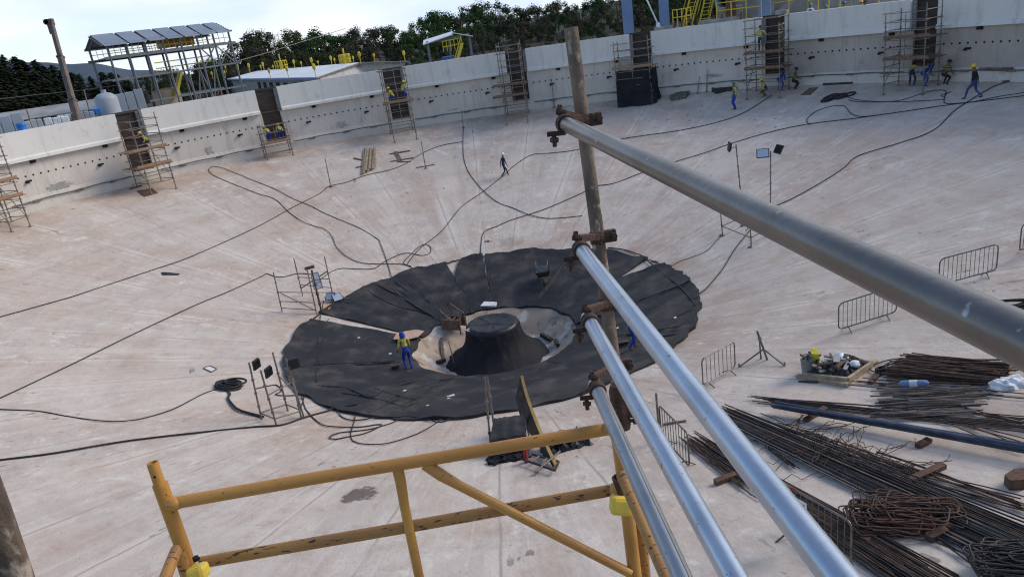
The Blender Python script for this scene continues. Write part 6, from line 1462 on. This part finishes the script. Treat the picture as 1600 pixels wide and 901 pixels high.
def right_plant():
    for k, (x, D_, w, lab_) in enumerate(((982,60,.84,'leftmost of three tall blue grey columns beyond the wall'),(1039,60,.76,'middle of three tall blue grey columns beyond the wall'),(1195,57,.86,'rightmost of three tall blue grey columns, above the crowded scaffold'))):
        p = bw(x, 40, 2.2); e = thing('blue_column', V((p.x,p.y,GROUND)), lab_, 'column', 'blue grey steel columns beyond the wall'); d = V((CAM.x-p.x, CAM.y-p.y, 0)).normalized(); X = V((-d.y, d.x, 0)); c = V((p.x,p.y,GROUND))
        for s in (-1, 1): b = MB(); b.box(c+d*(s*.36)+Zv*9, w, .05, 18, (X,d,Zv)); b.build('flange', M['blue_column'], e)
        b = MB(); b.box(c+Zv*9, .05, .67, 18, (X,d,Zv)); b.build('web', M['blue_column'], e); b = MB(); b.box(c+Zv*.03, w+.3, 1.1, .06, (X,d,Zv)); b.build('base_plate', M['blue_column'], e)
    # dark plant structure, duct, stairs, rails
    def wbox(x, y, D_, w, dp, z0, z1, name, m, lab_, cat):
        p = bw(x, y, D_); d = V((CAM.x-p.x, CAM.y-p.y, 0)).normalized(); X = V((-d.y, d.x, 0)); b = MB(); b.box(V((p.x,p.y,(z0+z1)/2)), w, dp, z1-z0, (X,d,Zv), 0, .03); return tag(b.build(name, M[m], loc=V((p.x,p.y,z0))), lab_, cat), p, d, X
    wbox(1140, 30, 3.2, 1.9, 2, GROUND, .95, 'duct_plinth', 'concrete_grey', 'grey concrete plinth under the wide duct mouth', 'plinth'); wbox(1176, 12, 7, 3.2, 1.6, GROUND, 6, 'plant_block', 'concrete_grey', 'grey concrete block right of the duct mouth', 'block'); wbox(1142,20,2.0,.75,.3,.2,1.9,'rusty_panel','rust','rusty panel below the duct mouth','panel')
    p = bw(1131, 2, 3.6); e = thing('duct_mouth', V((p.x,p.y,p.z-.8)), 'wide grey pipe with a dark round mouth beyond the wall', 'duct'); d = V((CAM.x-p.x, CAM.y-p.y, 0)).normalized(); d = (d+V((-.25,0,0))).normalized(); X = d.cross(Zv).normalized(); Uq = X.cross(d)
    b = MB(); b.lathe(p-d*3, [(.62,0),(.62,2.9),(.7,2.9),(.7,3.02),(.56,3.02),(.54,1.0)], 26, ax=(X, Uq, d)); b.build('pipe', M['tank_grey'], e); b = MB(); b.lathe(p-d*2, [(.55,0),(.55,.02)], 22, ax=(X, Uq, d)); b.build('dark_mouth', M['dark'], e)
    b = MB(); b.box(V((p.x,p.y,(p.z-.6+.9)/2))-d*1.5, 1, 1.4, p.z-.6-.9, (X, d, Zv)); b.build('saddle', M['grey_steel'], e)
    def rail(x0, y0, x1, y1, D0, D1, n, lab_, h=1.1, m='yellow_rail'):
        a, c = bw(x0,y0,D0), bw(x1,y1,D1); e = thing('handrail', a, lab_, 'handrail', 'yellow handrails beyond the wall')
        for k in range(n+1): q = a.lerp(c, k/n); b = MB(); b.rod(V((q.x,q.y,q.z-.3)), q+Zv*h, .035, 6); b.build('stanchion', M[m], e)
        for z in (h*.5, h): b = MB(); b.rod(a+Zv*z, c+Zv*z, .035, 6); b.build('rail', M[m], e)
        return e
    rail(1052,40,1080,36,1.5,1.5,4,'yellow handrail left of the yellow ladder stairs'); rail(1120,30,1190,22,1.6,1.6,3,'yellow handrail in front of the duct mouth')
    rail(1204,22,1262,13,3,3,2,'yellow handrail just right of the rightmost blue column',1.4); rail(1262,13,1330,3,3,3,4,'yellow handrail behind the workers looking over the wall',1.0); rail(1330,3,1420,-8,3,3,4,'yellow handrail above the worker at the dark stub',1.0)
    for (x0, y0, x1, y1, lab_) in ((1073,44,1092,-30,'left of two steep yellow ladders'), (1099,38,1116,-34,'right of two steep yellow ladders')):
        a, c = bw(x0,y0,4.5), bw(x1,y1,5); e = thing('yellow_ladder', a, lab_, 'ladder', 'yellow ladders beyond the wall'); d = (CAM-a); d.z = 0; d.normalize(); X = V((-d.y, d.x, 0))
        for s in (-.35,.35): b = MB(); b.bar(a+X*s, c+X*s, .07, .12); b.build('stringer', M['yellow_rail'], e)
        for k in range(12): q = a.lerp(c, (k+.5)/12); b = MB(); b.bar(q-X*.35, q+X*.35, .05, .05); b.build('rung', M['yellow_rail'], e)
        for s in (-.4, .4): b = MB(); b.rod(a+X*s+d*.5+Zv*.8, c+X*s+d*.5+Zv*.8, .03, 5); b.build('guard', M['yellow_rail'], e)
    p0, p1 = bw(1030,42,1.3), bw(1005,-12,2.5); e = thing('raking_cable', p0, 'pale raking cable with a white end fitting between two blue columns', 'stay cable'); b = MB(); b.rod(p0, p1, .06, 6); b.build('cable', M['white_plastic'], e); b = MB(); b.rod(p0+V((0,0,-.3)), p0.lerp(p1,.1), .16, 8); b.build('fitting', M['white_plastic'], e)
    p0, p1 = bw(1213,22,2), bw(1240,0,3.5); b = MB(); b.bar(p0, p1, .2, .2); tag(b.build('raking_beam', M['grey_steel'], loc=p0), 'grey raking beam beside the rightmost blue column', 'beam')
    a, c = bw(1195,10,9), bw(1460,-12,9); b = MB(); d = (c-a); d.z = 0; X = d.normalized(); b.box((a+c)/2+V((0,0,-3)), d.length, .3, 8, (X, V((-X.y,X.x,0)), Zv)); tag(b.build('plant_wall', M['concrete_grey'], loc=V((a.x,a.y,GROUND))), 'grey plant wall behind the yellow handrails', 'wall')
    # stubs, rebar and cast blocks on top of the wall
    for k, (x, y) in enumerate(((1054,49),(1066,47),(1080,46),(1090,45),(1116,42),(1128,39),(1158,37),(1352,8),(866,71),(677,97),(341,150),(345,148))):
        th, z = cyl(x, y, R+.2); p = pol(th, R+.15, -.02); b = MB(); h = .55 if k < 7 else .35; b.bar(p+V((0,0,-.0)), p+V((.04,0,h)), .09 if k < 7 else .16, .09); b.bar(p+V((-.12,0,h*.6)), p+V((.16,0,h*.6)), .05, .05)
        tag(b.build('steel_stub', M['rust'], loc=p), 'short rusty steel stub standing on the wall top', 'stub', 'rusty stubs along the wall top')
    for (x0, x1, lab_, h) in ((1022,1052,'low cast step on the wall top left of the rusty stubs',.22),(1095,1150,'low rough cast step on the wall top below the duct',.28),(1212,1230,'pale cast lump on the wall top beside the crowded scaffold slot',.3)):
        t0, t1 = cyl(x0, 40, R+.2)[0], cyl(x1, 35, R+.2)[0]; b = MB(); b.bar(pol(t0, R+.28, h/2+.003), pol(t1, R+.28, h/2+.003), .35, h); tag(b.build('cast_step', M['concrete_grey'], loc=pol((t0+t1)/2, R+.28, 0)), lab_, 'step')
right_plant()
def wires():
    for k, (pts, lab_) in enumerate(([[(0,155,80),(60,148,80),(130,141,79),(200,131,78)],'thin wire strung in front of the left hillside'], [[(370,96,78),(420,82,90),(470,66,100),(540,45,120)],'thin wire crossing the sky side of the wood'])):
        b = MB(); b.tube([bp(*q) for q in pts], .035, 5); tag(b.build('overhead_wire', M['steel_dark'], loc=bp(*pts[0])), lab_, 'wire')
    for (x, y0, y1, lab_) in ((135,140,180,'thin pole left of the grey silo'),(45,170,188,'short thin pole above the blue drum')):
        a = bp(x, y1, 70); c = bp(x-4, y0, 70); e = thing('thin_pole', V((a.x,a.y,GROUND)), lab_, 'pole'); b = MB(); b.rod(V((a.x,a.y,GROUND)), c, .05, 6); b.build('shaft', M['steel_dark'], e)
wires()
# unseen plank platform under the viewpoint, added for its brown reflection in the rails
def platform():
    c = V((.2, CAM.y-.45, CAM.z-1.62)); e = thing('unseen_platform', c, 'unseen brown plank platform under the viewpoint, added for rail reflections', 'platform')
    for k in range(9):
        b = MB(); b.bar(c+V((-2.6, -.85+.235*k, random.uniform(-.008,.008))), c+V((2.9, -.85+.235*k, 0)), .225, .05); b.build('plank', M['timber_dark'], e)
platform()
for _o in bpy.data.objects:
    if '_o' in _o.keys(): del _o['_o']
    if 'category' in _o.keys() and 'kind' not in _o.keys(): _o['kind'] = 'thing'
